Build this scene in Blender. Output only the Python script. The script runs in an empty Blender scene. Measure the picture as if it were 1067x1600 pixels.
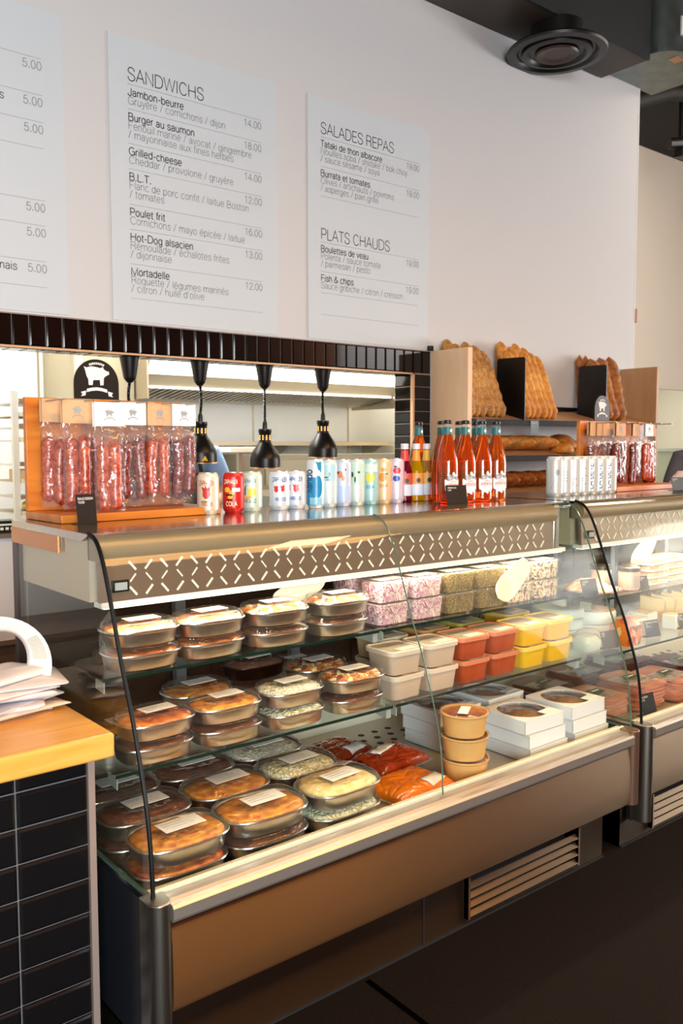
import bpy, bmesh, math, random
from mathutils import Vector, Matrix, noise as mnoise
random.seed(7)
PI = math.pi
SC = bpy.context.scene
COL = SC.collection

# ------------------------------------------------------------------ camera
YAW, PITCH, ROLL = math.radians(39.126), math.radians(4.397), math.radians(-.071)
fw = Vector((math.sin(YAW)*math.cos(PITCH), math.cos(YAW)*math.cos(PITCH), -math.sin(PITCH)))
rt = Vector((math.cos(YAW), -math.sin(YAW), 0))
up = rt.cross(fw)
cr, sr = math.cos(ROLL), math.sin(ROLL)
rt, up = rt*cr + up*sr, up*cr - rt*sr
cam = bpy.data.objects.new('camera', bpy.data.cameras.new('camera'))
COL.objects.link(cam)
cam.matrix_world = Matrix(((rt.x, up.x, -fw.x, 0), (rt.y, up.y, -fw.y, 0), (rt.z, up.z, -fw.z, 1.40), (0, 0, 0, 1)))
cam.data.sensor_fit = 'VERTICAL'
cam.data.sensor_height = 36
cam.data.lens = 1368.7/1600*36
cam.data.clip_start = .05
cam.data.dof.use_dof = True
cam.data.dof.focus_distance = 2.75
cam.data.dof.aperture_fstop = 6.3
SC.camera = cam

# ------------------------------------------------------------------ exposure, world, large lights
vs = SC.view_settings
vs.view_transform = 'Standard'
vs.look = 'None'
vs.exposure = 0.30
vs.gamma = 1
vs.use_curve_mapping = False
SC.cycles.transparent_max_bounces = 40
SC.cycles.max_bounces = 12
SC.cycles.caustics_reflective = False
SC.cycles.caustics_refractive = False
wd = bpy.data.worlds.new('world')
SC.world = wd
wd.use_nodes = True
bg = wd.node_tree.nodes['Background']
bg.inputs[0].default_value = (.80, .88, 1, 1)
bg.inputs[1].default_value = 1.2


def area(name, loc, look, sx, sy, power, color=(1, 1, 1), spread=180):
    l = bpy.data.lights.new(name, 'AREA')
    l.shape = 'RECTANGLE'
    l.size, l.size_y = sx, sy
    l.energy = power
    l.color = color
    l.spread = math.radians(spread)
    o = bpy.data.objects.new(name, l)
    COL.objects.link(o)
    o.location = loc
    o.rotation_euler = (Vector(look)-Vector(loc)).to_track_quat('-Z', 'Y').to_euler()
    return o


# daylight coming in through the shop windows: one behind the camera, one in the right wall
area('window_daylight', (-1.6, -3.9, 1.7), (-.6, 4, 1.0), 3.2, 2.4, 335, (.92, .985, 1.0), 150)
area('window_daylight', (12.4, -.4, 1.7), (4, 2.2, 1.0), 3.6, 2.4, 205, (.92, .985, 1.0), 150)
# fluorescent lights of the kitchen ceiling
area('kitchen_ceiling_light', (3.4, 5.2, 2.9), (3.4, 5.2, 0), 2.6, .5, 180, (1, .98, .95))
area('kitchen_ceiling_light', (1.6, 5.0, 2.9), (1.6, 5.0, 0), 1.2, .5, 30, (1, .97, .93))
# ceiling lamps of the shop; the washer and amber one are added for steel reflections
area('added_washer_light', (11.0, -2.6, 4.6), (11.0, -4.0, 1.2), 2.4, .4, 440, (1, .97, .93), 140)  # added to brighten the white wall that the steel panel mirrors
area('shop_pendant_light', (1.35, .45, 2.9), (1.35, .6, 0), .45, .45, 15, (1, .70, .40))
area('shop_pendant_light', (3.1, .45, 2.9), (3.1, .6, 0), .45, .45, 15, (1, .70, .40))
area('added_amber_light', (3.4, -1.2, 4.5), (3.4, -1.9, 0), 4.5, 1.0, 210, (1, .50, .16))  # added amber source, turns the steel panel's reflections golden
# daylight in the room beyond the partition
area('back_room_daylight', (9.5, 7.6, 2.4), (9.5, 6.5, 1.0), 2.0, 1.6, 120, (1, .97, .92))
area('staff_area_light', (8.2, 3.2, 4.6), (8.2, 4.2, 1.6), 1.0, 1.0, 60, (1, .84, .66))


# ------------------------------------------------------------------ mesh builder
class MB:
    def __init__(s):
        s.v, s.f = [], []

    def add(s, vs_, fs, M=None):
        b = len(s.v)
        s.v += [tuple(M @ Vector(p)) if M else tuple(p) for p in vs_]
        s.f += [tuple(b+i for i in f) for f in fs]
        return s

    def bx(s, x0, x1, y0, y1, z0, z1, M=None):
        v = [(x, y, z) for z in (z0, z1) for y in (y0, y1) for x in (x0, x1)]
        return s.add(v, [(0, 2, 3, 1), (4, 5, 7, 6), (0, 1, 5, 4), (2, 6, 7, 3), (0, 4, 6, 2), (1, 3, 7, 5)], M)

    def loft(s, rings, c0=True, c1=True, close=True, M=None):
        n = len(rings[0])
        v = [p for r in rings for p in r]
        f = []
        for i in range(len(rings)-1):
            for j in range(n if close else n-1):
                k = (j+1) % n
                f.append((i*n+j, i*n+k, (i+1)*n+k, (i+1)*n+j))
        if c0:
            f.append(tuple(range(n-1, -1, -1)))
        if c1:
            f.append(tuple((len(rings)-1)*n+j for j in range(n)))
        return s.add(v, f, M)

    def lathe(s, prof, n=24, c=(0, 0, 0), M=None):
        rings = [[(c[0]+r*math.cos(2*PI*j/n), c[1]+r*math.sin(2*PI*j/n), c[2]+z) for j in range(n)] for r, z in prof]
        return s.loft(rings, prof[0][0] > 1e-6, prof[-1][0] > 1e-6, True, M)

    def tube(s, path, r, n=8, M=None, close=False):
        path = [Vector(p) for p in path]
        rs = r if isinstance(r, (list, tuple)) else [r]*len(path)
        rings = []
        N = None
        for i, p in enumerate(path):
            t = (path[min(i+1, len(path)-1)]-path[max(i-1, 0)]).normalized()
            if N is None:
                a = Vector((0, 0, 1)) if abs(t.z) < .9 else Vector((1, 0, 0))
                N = t.cross(a).normalized()
            else:
                N = (N-t*N.dot(t)).normalized()
            B = t.cross(N)
            rings.append([tuple(p+N*rs[i]*math.cos(2*PI*j/n)+B*rs[i]*math.sin(2*PI*j/n)) for j in range(n)])
        return s.loft(rings, True, True, True, M)

    def extr(s, poly, axis, a, b, M=None):
        """extrude a 2D polygon along an axis: 'x' takes (y,z), 'y' takes (x,z), 'z' takes (x,y)"""
        def P(p, t):
            return {'x': (t, p[0], p[1]), 'y': (p[0], t, p[1]), 'z': (p[0], p[1], t)}[axis]
        return s.loft([[P(p, a) for p in poly], [P(p, b) for p in poly]], True, True, True, M)

    def ngon(s, pts, M=None):
        return s.add(pts, [tuple(range(len(pts)))], M)

    def grid(s, fn, nu, nv, M=None):
        v = [fn(i/nu, j/nv) for j in range(nv+1) for i in range(nu+1)]
        f = [(j*(nu+1)+i, j*(nu+1)+i+1, (j+1)*(nu+1)+i+1, (j+1)*(nu+1)+i) for j in range(nv) for i in range(nu)]
        return s.add(v, f, M)


def mesh_obj(name, mb, m, parent=None, smooth=None, bevel=0, label=None, solid=0, fix=True, seg=2):
    me = bpy.data.meshes.new(name)
    me.from_pydata(mb.v, [], mb.f)
    if fix:
        b = bmesh.new()
        b.from_mesh(me)
        bmesh.ops.recalc_face_normals(b, faces=b.faces)
        b.to_mesh(me)
        b.free()
    if m.name.startswith('brushed_steel_panel'):      # grain runs along x
        uv = me.uv_layers.new(name='UVMap')
        for lp in me.loops:
            co = me.vertices[lp.vertex_index].co
            uv.data[lp.index].uv = (co.z, co.x)
    me.materials.append(m)
    o = bpy.data.objects.new(name, me)
    COL.objects.link(o)
    if parent is not None:
        o.parent = parent
    if smooth is not None:
        me.polygons.foreach_set('use_smooth', [True]*len(me.polygons))
        if smooth > 0:
            me.set_sharp_from_angle(angle=math.radians(smooth))
    if solid:
        md = o.modifiers.new('solid', 'SOLIDIFY')
        md.thickness = solid
        md.offset = 0
    if bevel:
        md = o.modifiers.new('bevel', 'BEVEL')
        md.width = bevel
        md.segments = seg
        md.limit_method = 'ANGLE'
        md.angle_limit = math.radians(40)
        if smooth is None:
            me.polygons.foreach_set('use_smooth', [True]*len(me.polygons))
            me.set_sharp_from_angle(angle=math.radians(35))
            md.harden_normals = False
    if label:
        o['label'] = label
    return o


def thing(name, label, cat, loc=(0, 0, 0), rz=0, group=None):
    o = bpy.data.objects.new(name, None)
    o.empty_display_size = .05
    COL.objects.link(o)
    o.location = loc
    o.rotation_euler = (0, 0, rz)
    return tag(o, label, cat, group)


def tag(o, label, cat, group=None):
    o['label'] = label
    o['category'] = cat
    if group:
        o['group'] = group
    return o


def struct(name, mb, m, **k):
    o = mesh_obj(name, mb, m, **k)
    if o.parent is None:
        o['kind'] = 'structure'
    return o


def dup(root, loc, rz=0, label=None, group=None):
    r = root.copy()
    COL.objects.link(r)
    r.location = loc
    r.rotation_euler = (0, 0, rz)
    if label:
        r['label'] = label
    if group:
        r['group'] = group
    for ch in list(root.children):
        c = ch.copy()
        COL.objects.link(c)
        c.parent = r
        for g in list(ch.children):
            d = g.copy()
            COL.objects.link(d)
            d.parent = c
    return r


def rrect(w, d, r, n=5, z=0, c=(0, 0)):
    pts = []
    for qx, qy, a0 in ((1, 1, 0), (-1, 1, 90), (-1, -1, 180), (1, -1, 270)):
        for i in range(n+1):
            a = math.radians(a0+90*i/n)
            pts.append((c[0]+qx*(w/2-r)+r*math.cos(a), c[1]+qy*(d/2-r)+r*math.sin(a), z))
    return pts


def sell(w, d, z, n=40, e=3.0, flute=0, nf=0, c=(0, 0)):
    pts = []
    for i in range(n):
        a = 2*PI*i/n
        ca, sa = math.cos(a), math.sin(a)
        k = 1+flute*math.cos(nf*a)
        pts.append((c[0]+k*w/2*math.copysign(abs(ca)**(2/e), ca), c[1]+k*d/2*math.copysign(abs(sa)**(2/e), sa), z))
    return pts


def catmull(p, n=6):
    out = []
    q = [p[0]]+list(p)+[p[-1]]
    for i in range(1, len(q)-2):
        a, b, c, d = [Vector(t) for t in q[i-1:i+3]]
        for k in range(n):
            t = k/n
            out.append(tuple(.5*((2*b)+(c-a)*t+(2*a-5*b+4*c-d)*t*t+(3*b-a-3*c+d)*t**3)))
    out.append(tuple(p[-1]))
    return out


def nz(x, y, z=0):
    return mnoise.noise(Vector((x, y, z)))


# ------------------------------------------------------------------ materials
def lin(h):
    h = h.lstrip('#')
    c = [int(h[i:i+2], 16)/255 for i in (0, 2, 4)]
    return tuple(x/12.92 if x <= .04045 else ((x+.055)/1.055)**2.4 for x in c)+(1,)


def newmat(name):
    m = bpy.data.materials.new(name)
    m.use_nodes = True
    nt = m.node_tree
    return m, nt, nt.nodes['Principled BSDF'], nt.nodes['Material Output']


def mat(name, col, rough=.5, metal=0, var=0, vscale=8, bump=0, bscale=60, stretch=(1, 1, 1), coat=0, spec=None, col2=None, detail=4, sharp=None, trans=0, ior=None, sss=0):
    m, nt, p, out = newmat(name)
    c = lin(col)
    p.inputs['Base Color'].default_value = c
    p.inputs['Roughness'].default_value = rough
    p.inputs['Metallic'].default_value = metal
    if coat:
        p.inputs['Coat Weight'].default_value = coat
        p.inputs['Coat Roughness'].default_value = .05
    if spec is not None:
        p.inputs['Specular IOR Level'].default_value = spec
    if trans:
        p.inputs['Transmission Weight'].default_value = trans
    if ior:
        p.inputs['IOR'].default_value = ior
    if sss:
        p.inputs['Subsurface Weight'].default_value = sss
        p.inputs['Subsurface Radius'].default_value = (.01, .006, .004)
    N = nt.nodes.new
    tc = mp = None
    if var or col2 or bump:
        tc = N('ShaderNodeTexCoord')
        mp = N('ShaderNodeMapping')
        mp.inputs['Scale'].default_value = stretch
        nt.links.new(tc.outputs['Object'], mp.inputs[0])
    if var or col2:
        n = N('ShaderNodeTexNoise')
        n.inputs['Scale'].default_value = vscale
        n.inputs['Detail'].default_value = detail
        nt.links.new(mp.outputs[0], n.inputs['Vector'])
        r = N('ShaderNodeValToRGB')
        lo, hi = sharp or (.35, .65)
        r.color_ramp.elements[0].position = lo
        r.color_ramp.elements[1].position = hi
        if col2:
            r.color_ramp.elements[0].color = c
            r.color_ramp.elements[1].color = lin(col2)
        else:
            r.color_ramp.elements[0].color = tuple(x*(1-var) for x in c[:3])+(1,)
            r.color_ramp.elements[1].color = tuple(min(1, x*(1+var)) for x in c[:3])+(1,)
        nt.links.new(n.outputs[0], r.inputs[0])
        nt.links.new(r.outputs[0], p.inputs['Base Color'])
    if bump:
        n = N('ShaderNodeTexNoise')
        n.inputs['Scale'].default_value = bscale
        n.inputs['Detail'].default_value = 3
        nt.links.new(mp.outputs[0], n.inputs['Vector'])
        b = N('ShaderNodeBump')
        b.inputs['Strength'].default_value = bump
        b.inputs['Distance'].default_value = .004
        nt.links.new(n.outputs[0], b.inputs['Height'])
        nt.links.new(b.outputs[0], p.inputs['Normal'])
    return m


def clearmat(name, tint, ior=1.4, rough=.02, bump=0, bscale=40, frost=0, frostcol='#ffffff', stretch=(1, 1, 1), gain=1.0):
    """thin clear sheet: transparent with a Fresnel reflection, optionally a milky share"""
    m, nt, p, out = newmat(name)
    nt.nodes.remove(p)
    N = nt.nodes.new
    t = N('ShaderNodeBsdfTransparent')
    t.inputs[0].default_value = tint+(1,)
    g = N('ShaderNodeBsdfGlossy')
    g.inputs['Roughness'].default_value = rough
    # Schlick reflection share, the same from both sides of the sheet
    ge = N('ShaderNodeNewGeometry')
    f = N('ShaderNodeVectorMath')
    f.operation = 'DOT_PRODUCT'
    nt.links.new(ge.outputs['Incoming'], f.inputs[0])
    nt.links.new(ge.outputs['Normal'], f.inputs[1])
    last = f.outputs['Value']
    f0 = ((ior-1)/(ior+1))**2
    for op, k in (('ABSOLUTE', None), ('SUBTRACT', 'r'), ('POWER', 5.0), ('MULTIPLY', 1-f0), ('ADD', f0)):
        q = N('ShaderNodeMath')
        q.operation = op
        q.use_clamp = op != 'ABSOLUTE'
        if k == 'r':
            q.inputs[0].default_value = 1.0
            nt.links.new(last, q.inputs[1])
        else:
            nt.links.new(last, q.inputs[0])
            if k is not None:
                q.inputs[1].default_value = k
        last = q.outputs[0]
    fac = last
    mx = N('ShaderNodeMixShader')
    if gain != 1:
        mm = N('ShaderNodeMath')
        mm.operation = 'MULTIPLY'
        mm.use_clamp = True
        mm.inputs[1].default_value = gain
        nt.links.new(fac, mm.inputs[0])
        fac = mm.outputs[0]
    nt.links.new(fac, mx.inputs[0])
    base = t.outputs[0]
    if frost:
        d = N('ShaderNodeBsdfDiffuse')
        d.inputs[0].default_value = lin(frostcol)
        m2 = N('ShaderNodeMixShader')
        m2.inputs[0].default_value = frost
        nt.links.new(base, m2.inputs[1])
        nt.links.new(d.outputs[0], m2.inputs[2])
        base = m2.outputs[0]
    nt.links.new(base, mx.inputs[1])
    nt.links.new(g.outputs[0], mx.inputs[2])
    nt.links.new(mx.outputs[0], out.inputs[0])
    if bump:
        tc = N('ShaderNodeTexCoord')
        mp = N('ShaderNodeMapping')
        mp.inputs['Scale'].default_value = stretch
        nt.links.new(tc.outputs['Object'], mp.inputs[0])
        n = N('ShaderNodeTexNoise')
        n.inputs['Scale'].default_value = bscale
        n.inputs['Detail'].default_value = 2
        nt.links.new(mp.outputs[0], n.inputs['Vector'])
        b = N('ShaderNodeBump')
        b.inputs['Strength'].default_value = bump
        b.inputs['Distance'].default_value = .01
        nt.links.new(n.outputs[0], b.inputs['Height'])
        nt.links.new(b.outputs[0], g.inputs['Normal'])
        nt.links.new(b.outputs[0], f.inputs[1])
    return m


def emit(name, col, s):
    m, nt, p, out = newmat(name)
    p.inputs['Base Color'].default_value = lin(col)
    p.inputs['Emission Color'].default_value = lin(col)
    p.inputs['Emission Strength'].default_value = s
    return m


def brushed(name, col, rough=.3, strength=.25, axis='x'):
    st = {'x': (3, 300, 300), 'z': (300, 300, 3)}[axis]
    return mat(name, col, rough, 1, var=.05, vscale=2, bump=strength, bscale=2.0, stretch=st)


def wood(name, a, b, stretch, rough=.4, coat=0, scale=3):
    m, nt, p, out = newmat(name)
    N = nt.nodes.new
    tc = N('ShaderNodeTexCoord')
    mp = N('ShaderNodeMapping')
    mp.inputs['Scale'].default_value = stretch
    n = N('ShaderNodeTexNoise')
    n.inputs['Scale'].default_value = scale
    n.inputs['Detail'].default_value = 6
    n.inputs['Distortion'].default_value = .6
    r = N('ShaderNodeValToRGB')
    r.color_ramp.elements[0].position = .3
    r.color_ramp.elements[1].position = .7
    r.color_ramp.elements[0].color = lin(a)
    r.color_ramp.elements[1].color = lin(b)
    nt.links.new(tc.outputs['Object'], mp.inputs[0])
    nt.links.new(mp.outputs[0], n.inputs['Vector'])
    nt.links.new(n.outputs[0], r.inputs[0])
    nt.links.new(r.outputs[0], p.inputs['Base Color'])
    p.inputs['Roughness'].default_value = rough
    if coat:
        p.inputs['Coat Weight'].default_value = coat
        p.inputs['Coat Roughness'].default_value = .15
    return m


M_wall = mat('painted_wall', '#d0cfd0', .7, bump=.05, bscale=90)
M_wallback = mat('back_wall_paint', '#d6cabb', .8)
M_board = mat('menu_board', '#ccd3d9', .55)
M_ink = mat('ink_black', '#15151a', .6)
M_ink2 = mat('ink_dark', '#2a2a2e', .6)
M_ink3 = mat('ink_grey', '#5a5a5e', .6)
M_ink4 = mat('ink_pale', '#9a9a9c', .6)
M_rule = mat('ink_rule', '#a8a8aa', .6)
M_tile = mat('black_glazed_tile', '#090809', .06, spec=.35)
M_tile2 = mat('black_satin_tile', '#0d0c0e', .25)
M_grout = mat('grout', '#8d7c74', .9)
M_grout2 = mat('counter_grout', '#6a696c', .9)
M_floor = mat('dark_floor', '#140d0a', .8, var=.6, vscale=220, bump=.5, bscale=300, spec=.12)
M_ceil = mat('dark_ceiling', '#15110f', .8)
M_duct = mat('duct_bounce_brown', '#3a2f28', .5, var=.2, vscale=3)  # underside colour, its brown stands for the orange it reflects
M_ductfront = mat('duct_face', '#191a1b', .6)
M_galv = mat('galvanised', '#7d8682', .38, .8, var=.12, vscale=9)
M_black = mat('black_plastic', '#0c0b0b', .38)
M_blackm = mat('black_metal', '#0b0a0a', .34, spec=.4)
M_rubber = mat('dark_joint', '#131211', .7)
M_copper = mat('copper_rim', '#c98b5e', .35, .7)
M_steel = brushed('brushed_steel', '#b5aca0', .30, .25)


def aniso(name, col, rough, an):
    m, nt, p, out = newmat(name)
    p.inputs['Base Color'].default_value = lin(col)
    p.inputs['Metallic'].default_value = 1
    p.inputs['Roughness'].default_value = rough
    p.inputs['Anisotropic'].default_value = an
    tg = nt.nodes.new('ShaderNodeTangent')
    tg.direction_type = 'UV_MAP'
    nt.links.new(tg.outputs[0], p.inputs['Tangent'])
    return m


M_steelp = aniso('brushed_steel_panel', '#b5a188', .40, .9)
M_steeld = aniso('brushed_steel_panel_shaded', '#5e5348', .45, .8)  # plinth steel, darkened to put the shade of its recess into the colour
M_steelv = brushed('upright_steel', '#a8a29a', .3, .15, 'z')
M_top = mat('polished_steel_top', '#b9b0a6', .16, 1, var=.05, vscale=2, bump=.02, bscale=3, stretch=(3, 60, 1))
M_canopy = mat('satin_canopy', '#9a876c', .42, .25)
M_perf = mat('perforated_steel', '#a08f7c', .38, .8)
M_slot = mat('slot_backlight_paint', '#f4ecdc', .6)  # pale colour stands for light showing through the perforations
M_alu = mat('aluminium_rail', '#c2b9b0', .38, .85)
M_foil = mat('foil_tray', '#d8d4cf', .30, 1, bump=.10, bscale=80)
M_foilb = mat('black_foil_tray', '#2a2c30', .3, 1)
M_cream = mat('cream_enamel', '#e6dcc6', .45)
M_beige = mat('beige_liner', '#cdbda4', .5)
M_greyp = mat('grey_post', '#7e868f', .4, .3)
M_doors = mat('dark_sliding_door', '#2e2620', .25, var=.4, vscale=4)
M_wood = wood('honey_wood', '#e29c40', '#f0b45c', (1.2, 14, 14), .33, .25)
M_birch = wood('birch_panel', '#f2c8a0', '#f6d2ae', (6, 6, .8), .5)
M_birch2 = wood('plywood_panel', '#b98f66', '#c49c74', (6, 6, 1.2), .55)
M_stand = wood('stand_wood', '#b8601c', '#d4822f', (1.5, 10, 10), .4, .1)
M_glass = clearmat('case_glass', (.965, .985, .97), 1.36, .0)
M_gedge = mat('glass_edge', '#0d2a22', .12, spec=.7)
M_gedged = mat('dark_glass_edge', '#050908', .5, spec=.2)
M_gedgel = mat('pale_glass_edge', '#4f6a5c', .12, spec=.7)
M_clear = clearmat('clear_lid', (.985, .985, .98), 1.45, .05, bump=.45, bscale=34, frost=.02)
M_clearbox = clearmat('clear_box', (.97, .97, .96), 1.42, .07, bump=.4, bscale=60, frost=.05)
M_bag = clearmat('clear_bag', (.97, .96, .96), 1.46, .10, bump=.9, bscale=30, frost=.06, frostcol='#f4eeee', gain=1.4)
M_film = clearmat('clear_film', (.97, .97, .97), 1.42, .10, bump=.8, bscale=45, frost=.16)
M_frost = clearmat('frosted_lid', (1, 1, 1), 1.4, .2, frost=.45, frostcol='#f1e6d6')
M_white = mat('white_card', '#efeeee', .55)
M_paper = mat('white_label', '#e9e6e2', .5)
M_card = mat('white_box_card', '#e4e5e8', .6)
M_kraft = mat('kraft_card', '#cfa57c', .7, var=.08, vscale=20)
M_kcup = mat('kraft_cup', '#d9a765', .55, var=.05, vscale=20)
M_pad = mat('ivory_plastic', '#efe6d0', .35)
M_pig = mat('sign_white', '#d9d9d9', .6)
M_lamp = emit('fluorescent', '#fff6e6', 4.5)
M_led = emit('case_led', '#fff0d0', 2.2)
M_lcd = mat('display_window', '#a9adb0', .3)
M_win = emit('bright_room', '#eef3e6', 1.0)
M_kwall = mat('kitchen_steel_wall', '#deded8', .38, .15, var=.04, vscale=1.5)
M_ksteel = mat('kitchen_steel', '#b9ad97', .3, .8)
M_kcream = mat('kitchen_cream', '#d9cba9', .5)
M_shirt = mat('blue_shirt', '#7d9cc4', .85, var=.08, vscale=12)
M_shirt2 = mat('grey_shirt', '#62636c', .85)
M_skin = mat('skin', '#b98466', .5, sss=.1)
M_hair = mat('dark_hair', '#1d130e', .6)
M_apron = mat('black_apron', '#141316', .8)
M_trous = mat('dark_trousers', '#1b1c22', .85)
M_cap = mat('bottle_glass_neck', '#e8e0d8', .1, trans=.8)
M_teal = mat('teal_band', '#1f6f74', .45)
M_red = mat('print_red', '#d8402f', .5)
M_linen = mat('white_linen', '#d6cccb', .9, var=.06, vscale=14, bump=.15, bscale=300)
M_linen2 = mat('grey_linen', '#bcbcc8', .9, var=.06, vscale=14, bump=.15, bscale=300)
M_linen3 = mat('peach_linen', '#d6bda6', .9, var=.06, vscale=14, bump=.15, bscale=300)
_mc = {}


def C(hexcol, rough=.45, **k):
    key = (hexcol, rough, tuple(sorted(k.items())))
    if key not in _mc:
        _mc[key] = mat('colour_'+hexcol[1:], hexcol, rough, **k)
    return _mc[key]


def bread(name, a, b, seeds=False):
    m, nt, p, out = newmat(name)
    N = nt.nodes.new
    tc = N('ShaderNodeTexCoord')
    n = N('ShaderNodeTexNoise')
    n.inputs['Scale'].default_value = 22
    n.inputs['Detail'].default_value = 6
    r = N('ShaderNodeValToRGB')
    r.color_ramp.elements[0].position = .36
    r.color_ramp.elements[1].position = .66
    r.color_ramp.elements[0].color = lin(a)
    r.color_ramp.elements[1].color = lin(b)
    nt.links.new(tc.outputs['Object'], n.inputs['Vector'])
    nt.links.new(n.outputs[0], r.inputs[0])
    col = r.outputs[0]
    if seeds:
        v = N('ShaderNodeTexVoronoi')
        v.inputs['Scale'].default_value = 130
        nt.links.new(tc.outputs['Object'], v.inputs['Vector'])
        rr = N('ShaderNodeValToRGB')
        rr.color_ramp.elements[0].position = .22
        rr.color_ramp.elements[1].position = .30
        rr.color_ramp.elements[0].color = (1, 1, 1, 1)
        rr.color_ramp.elements[1].color = (0, 0, 0, 1)
        nt.links.new(v.outputs['Distance'], rr.inputs[0])
        v2 = N('ShaderNodeValToRGB')
        v2.color_ramp.elements[0].position = .45
        v2.color_ramp.elements[1].position = .55
        v2.color_ramp.elements[0].color = lin('#5a3a1c')
        v2.color_ramp.elements[1].color = lin('#e6cf9c')
        nt.links.new(v.outputs['Color'], v2.inputs[0])
        mx = N('ShaderNodeMix')
        mx.data_type = 'RGBA'
        nt.links.new(rr.outputs[0], mx.inputs['Factor'])
        nt.links.new(col, mx.inputs['A'])
        nt.links.new(v2.outputs[0], mx.inputs['B'])
        col = mx.outputs['Result']
    nt.links.new(col, p.inputs['Base Color'])
    p.inputs['Roughness'].default_value = .6
    b_ = N('ShaderNodeBump')
    b_.inputs['Strength'].default_value = .4
    b_.inputs['Distance'].default_value = .004
    n2 = N('ShaderNodeTexNoise')
    n2.inputs['Scale'].default_value = 90
    nt.links.new(tc.outputs['Object'], n2.inputs['Vector'])
    nt.links.new(n2.outputs[0], b_.inputs['Height'])
    nt.links.new(b_.outputs[0], p.inputs['Normal'])
    return m


def speck(name, base, cols, scale=90, rough=.35, bump=.5, thr=.62):
    """chopped food: cells of several colours"""
    m, nt, p, out = newmat(name)
    N = nt.nodes.new
    tc = N('ShaderNodeTexCoord')
    n = N('ShaderNodeTexNoise')
    n.inputs['Scale'].default_value = 30
    mp = N('ShaderNodeMix')
    mp.data_type = 'VECTOR'
    mp.inputs['Factor'].default_value = .03
    nt.links.new(tc.outputs['Object'], mp.inputs['A'])
    nt.links.new(tc.outputs['Object'], n.inputs['Vector'])
    nt.links.new(n.outputs['Color'], mp.inputs['B'])
    v = N('ShaderNodeTexVoronoi')
    v.inputs['Scale'].default_value = scale
    nt.links.new(mp.outputs['Result'], v.inputs['Vector'])
    sp = N('ShaderNodeSeparateColor')
    nt.links.new(v.outputs['Color'], sp.inputs[0])
    r = N('ShaderNodeValToRGB')
    r.color_ramp.interpolation = 'CONSTANT'
    r.color_ramp.elements[0].color = lin(base)
    r.color_ramp.elements[0].position = 0
    r.color_ramp.elements[1].color = lin(cols[0])
    r.color_ramp.elements[1].position = thr
    for i, c in enumerate(cols[1:]):
        e = r.color_ramp.elements.new(thr+(1-thr)*(i+1)/len(cols))
        e.color = lin(c)
    nt.links.new(sp.outputs[0], r.inputs[0])
    nt.links.new(r.outputs[0], p.inputs['Base Color'])
    p.inputs['Roughness'].default_value = rough
    b = N('ShaderNodeBump')
    b.inputs['Strength'].default_value = bump
    b.inputs['Distance'].default_value = .004
    nt.links.new(v.outputs['Distance'], b.inputs['Height'])
    nt.links.new(b.outputs[0], p.inputs['Normal'])
    return m


M_crust = bread('golden_crust', '#c27420', '#ecae52')
M_crusts = bread('seeded_crust', '#9c6426', '#d69e52', True)
M_crustd = bread('dark_crust', '#86481a', '#c07c36')
M_sausr = mat('red_sausage', '#8c2412', .24, col2='#c65a34', vscale=75, detail=3, bump=.5, bscale=150, coat=.4)
M_sausd = mat('dark_sausage', '#4e1214', .24, col2='#8f3a34', vscale=75, detail=3, bump=.5, bscale=150, coat=.4)
M_gratin = mat('gratin', '#c05c0c', .32, col2='#efae3c', vscale=42, detail=6, bump=.5, bscale=150, sharp=(.34, .64))
M_gratinr = mat('red_gratin', '#a02a06', .32, col2='#e88a2a', vscale=32, detail=6, bump=.5, bscale=120)
M_lasagna = mat('lasagna', '#c04410', .35, col2='#efca8a', vscale=20, detail=5, bump=.4, bscale=110)
M_mash = mat('mash', '#efc979', .5, col2='#f7e3b0', vscale=40, detail=5, bump=1.0, bscale=70)
M_grain = speck('pale_grains', '#d8d2a8', ['#eae6cc', '#b9b27c', '#f2efdf'], 150, .5, 1.0, .3)
M_rice = speck('white_grains', '#e6e0cc', ['#f4f0e4', '#cfc8ae', '#d9c79c'], 150, .5, 1.0, .35)
M_stew = mat('dark_stew', '#3a1a0c', .3, col2='#7a4018', vscale=30, detail=5, bump=.6, bscale=90)
M_mix = speck('roast_mix', '#b0611f', ['#e6d29c', '#7a3a12', '#d98a34'], 70, .4, .8, .4)
M_slaw = speck('pink_slaw', '#dcb2b4', ['#e6cac6', '#b0608c', '#cf98b0', '#ecdccf'], 190, .45, .9, .3)
M_lentil = speck('lentils', '#7a5a1c', ['#8f6e26', '#5c4214', '#a8843a', '#6a6a24'], 260, .4, .9, .25)
M_pasta = speck('pasta_salad', '#d8bc92', ['#e9d8b8', '#7c3a1c', '#c98c50', '#5a4428', '#e4d6bc'], 130, .45, .9, .35)
M_sauceo = mat('orange_sauce', '#ee7d14', .2, var=.12, vscale=14, coat=.35, bump=.25, bscale=40)
M_saucer = mat('red_sauce', '#9c3410', .14, var=.35, vscale=14, coat=.6, bump=.5, bscale=26)
M_sauced = mat('dark_sauce', '#3c0f08', .14, var=.35, vscale=14, coat=.6, bump=.5, bscale=26)
M_pie = mat('pie_top', '#8c4d0e', .25, col2='#d99a3c', vscale=11, detail=4, coat=.3)
M_ham = mat('sliced_ham', '#c87c66', .4, col2='#e2ab94', vscale=9, stretch=(1, 1, 14), detail=4)
M_hamd = mat('dried_ham', '#3c120f', .3, col2='#6e2a22', vscale=22, detail=4)
M_cheese = mat('white_rind', '#dfe3dc', .6, var=.06, vscale=20)
M_cheesey = mat('yellow_cheese', '#e3c583', .5, var=.06, vscale=20)
M_rind = mat('brown_rind', '#c28a50', .6, col2='#e2c08c', vscale=30)


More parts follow.
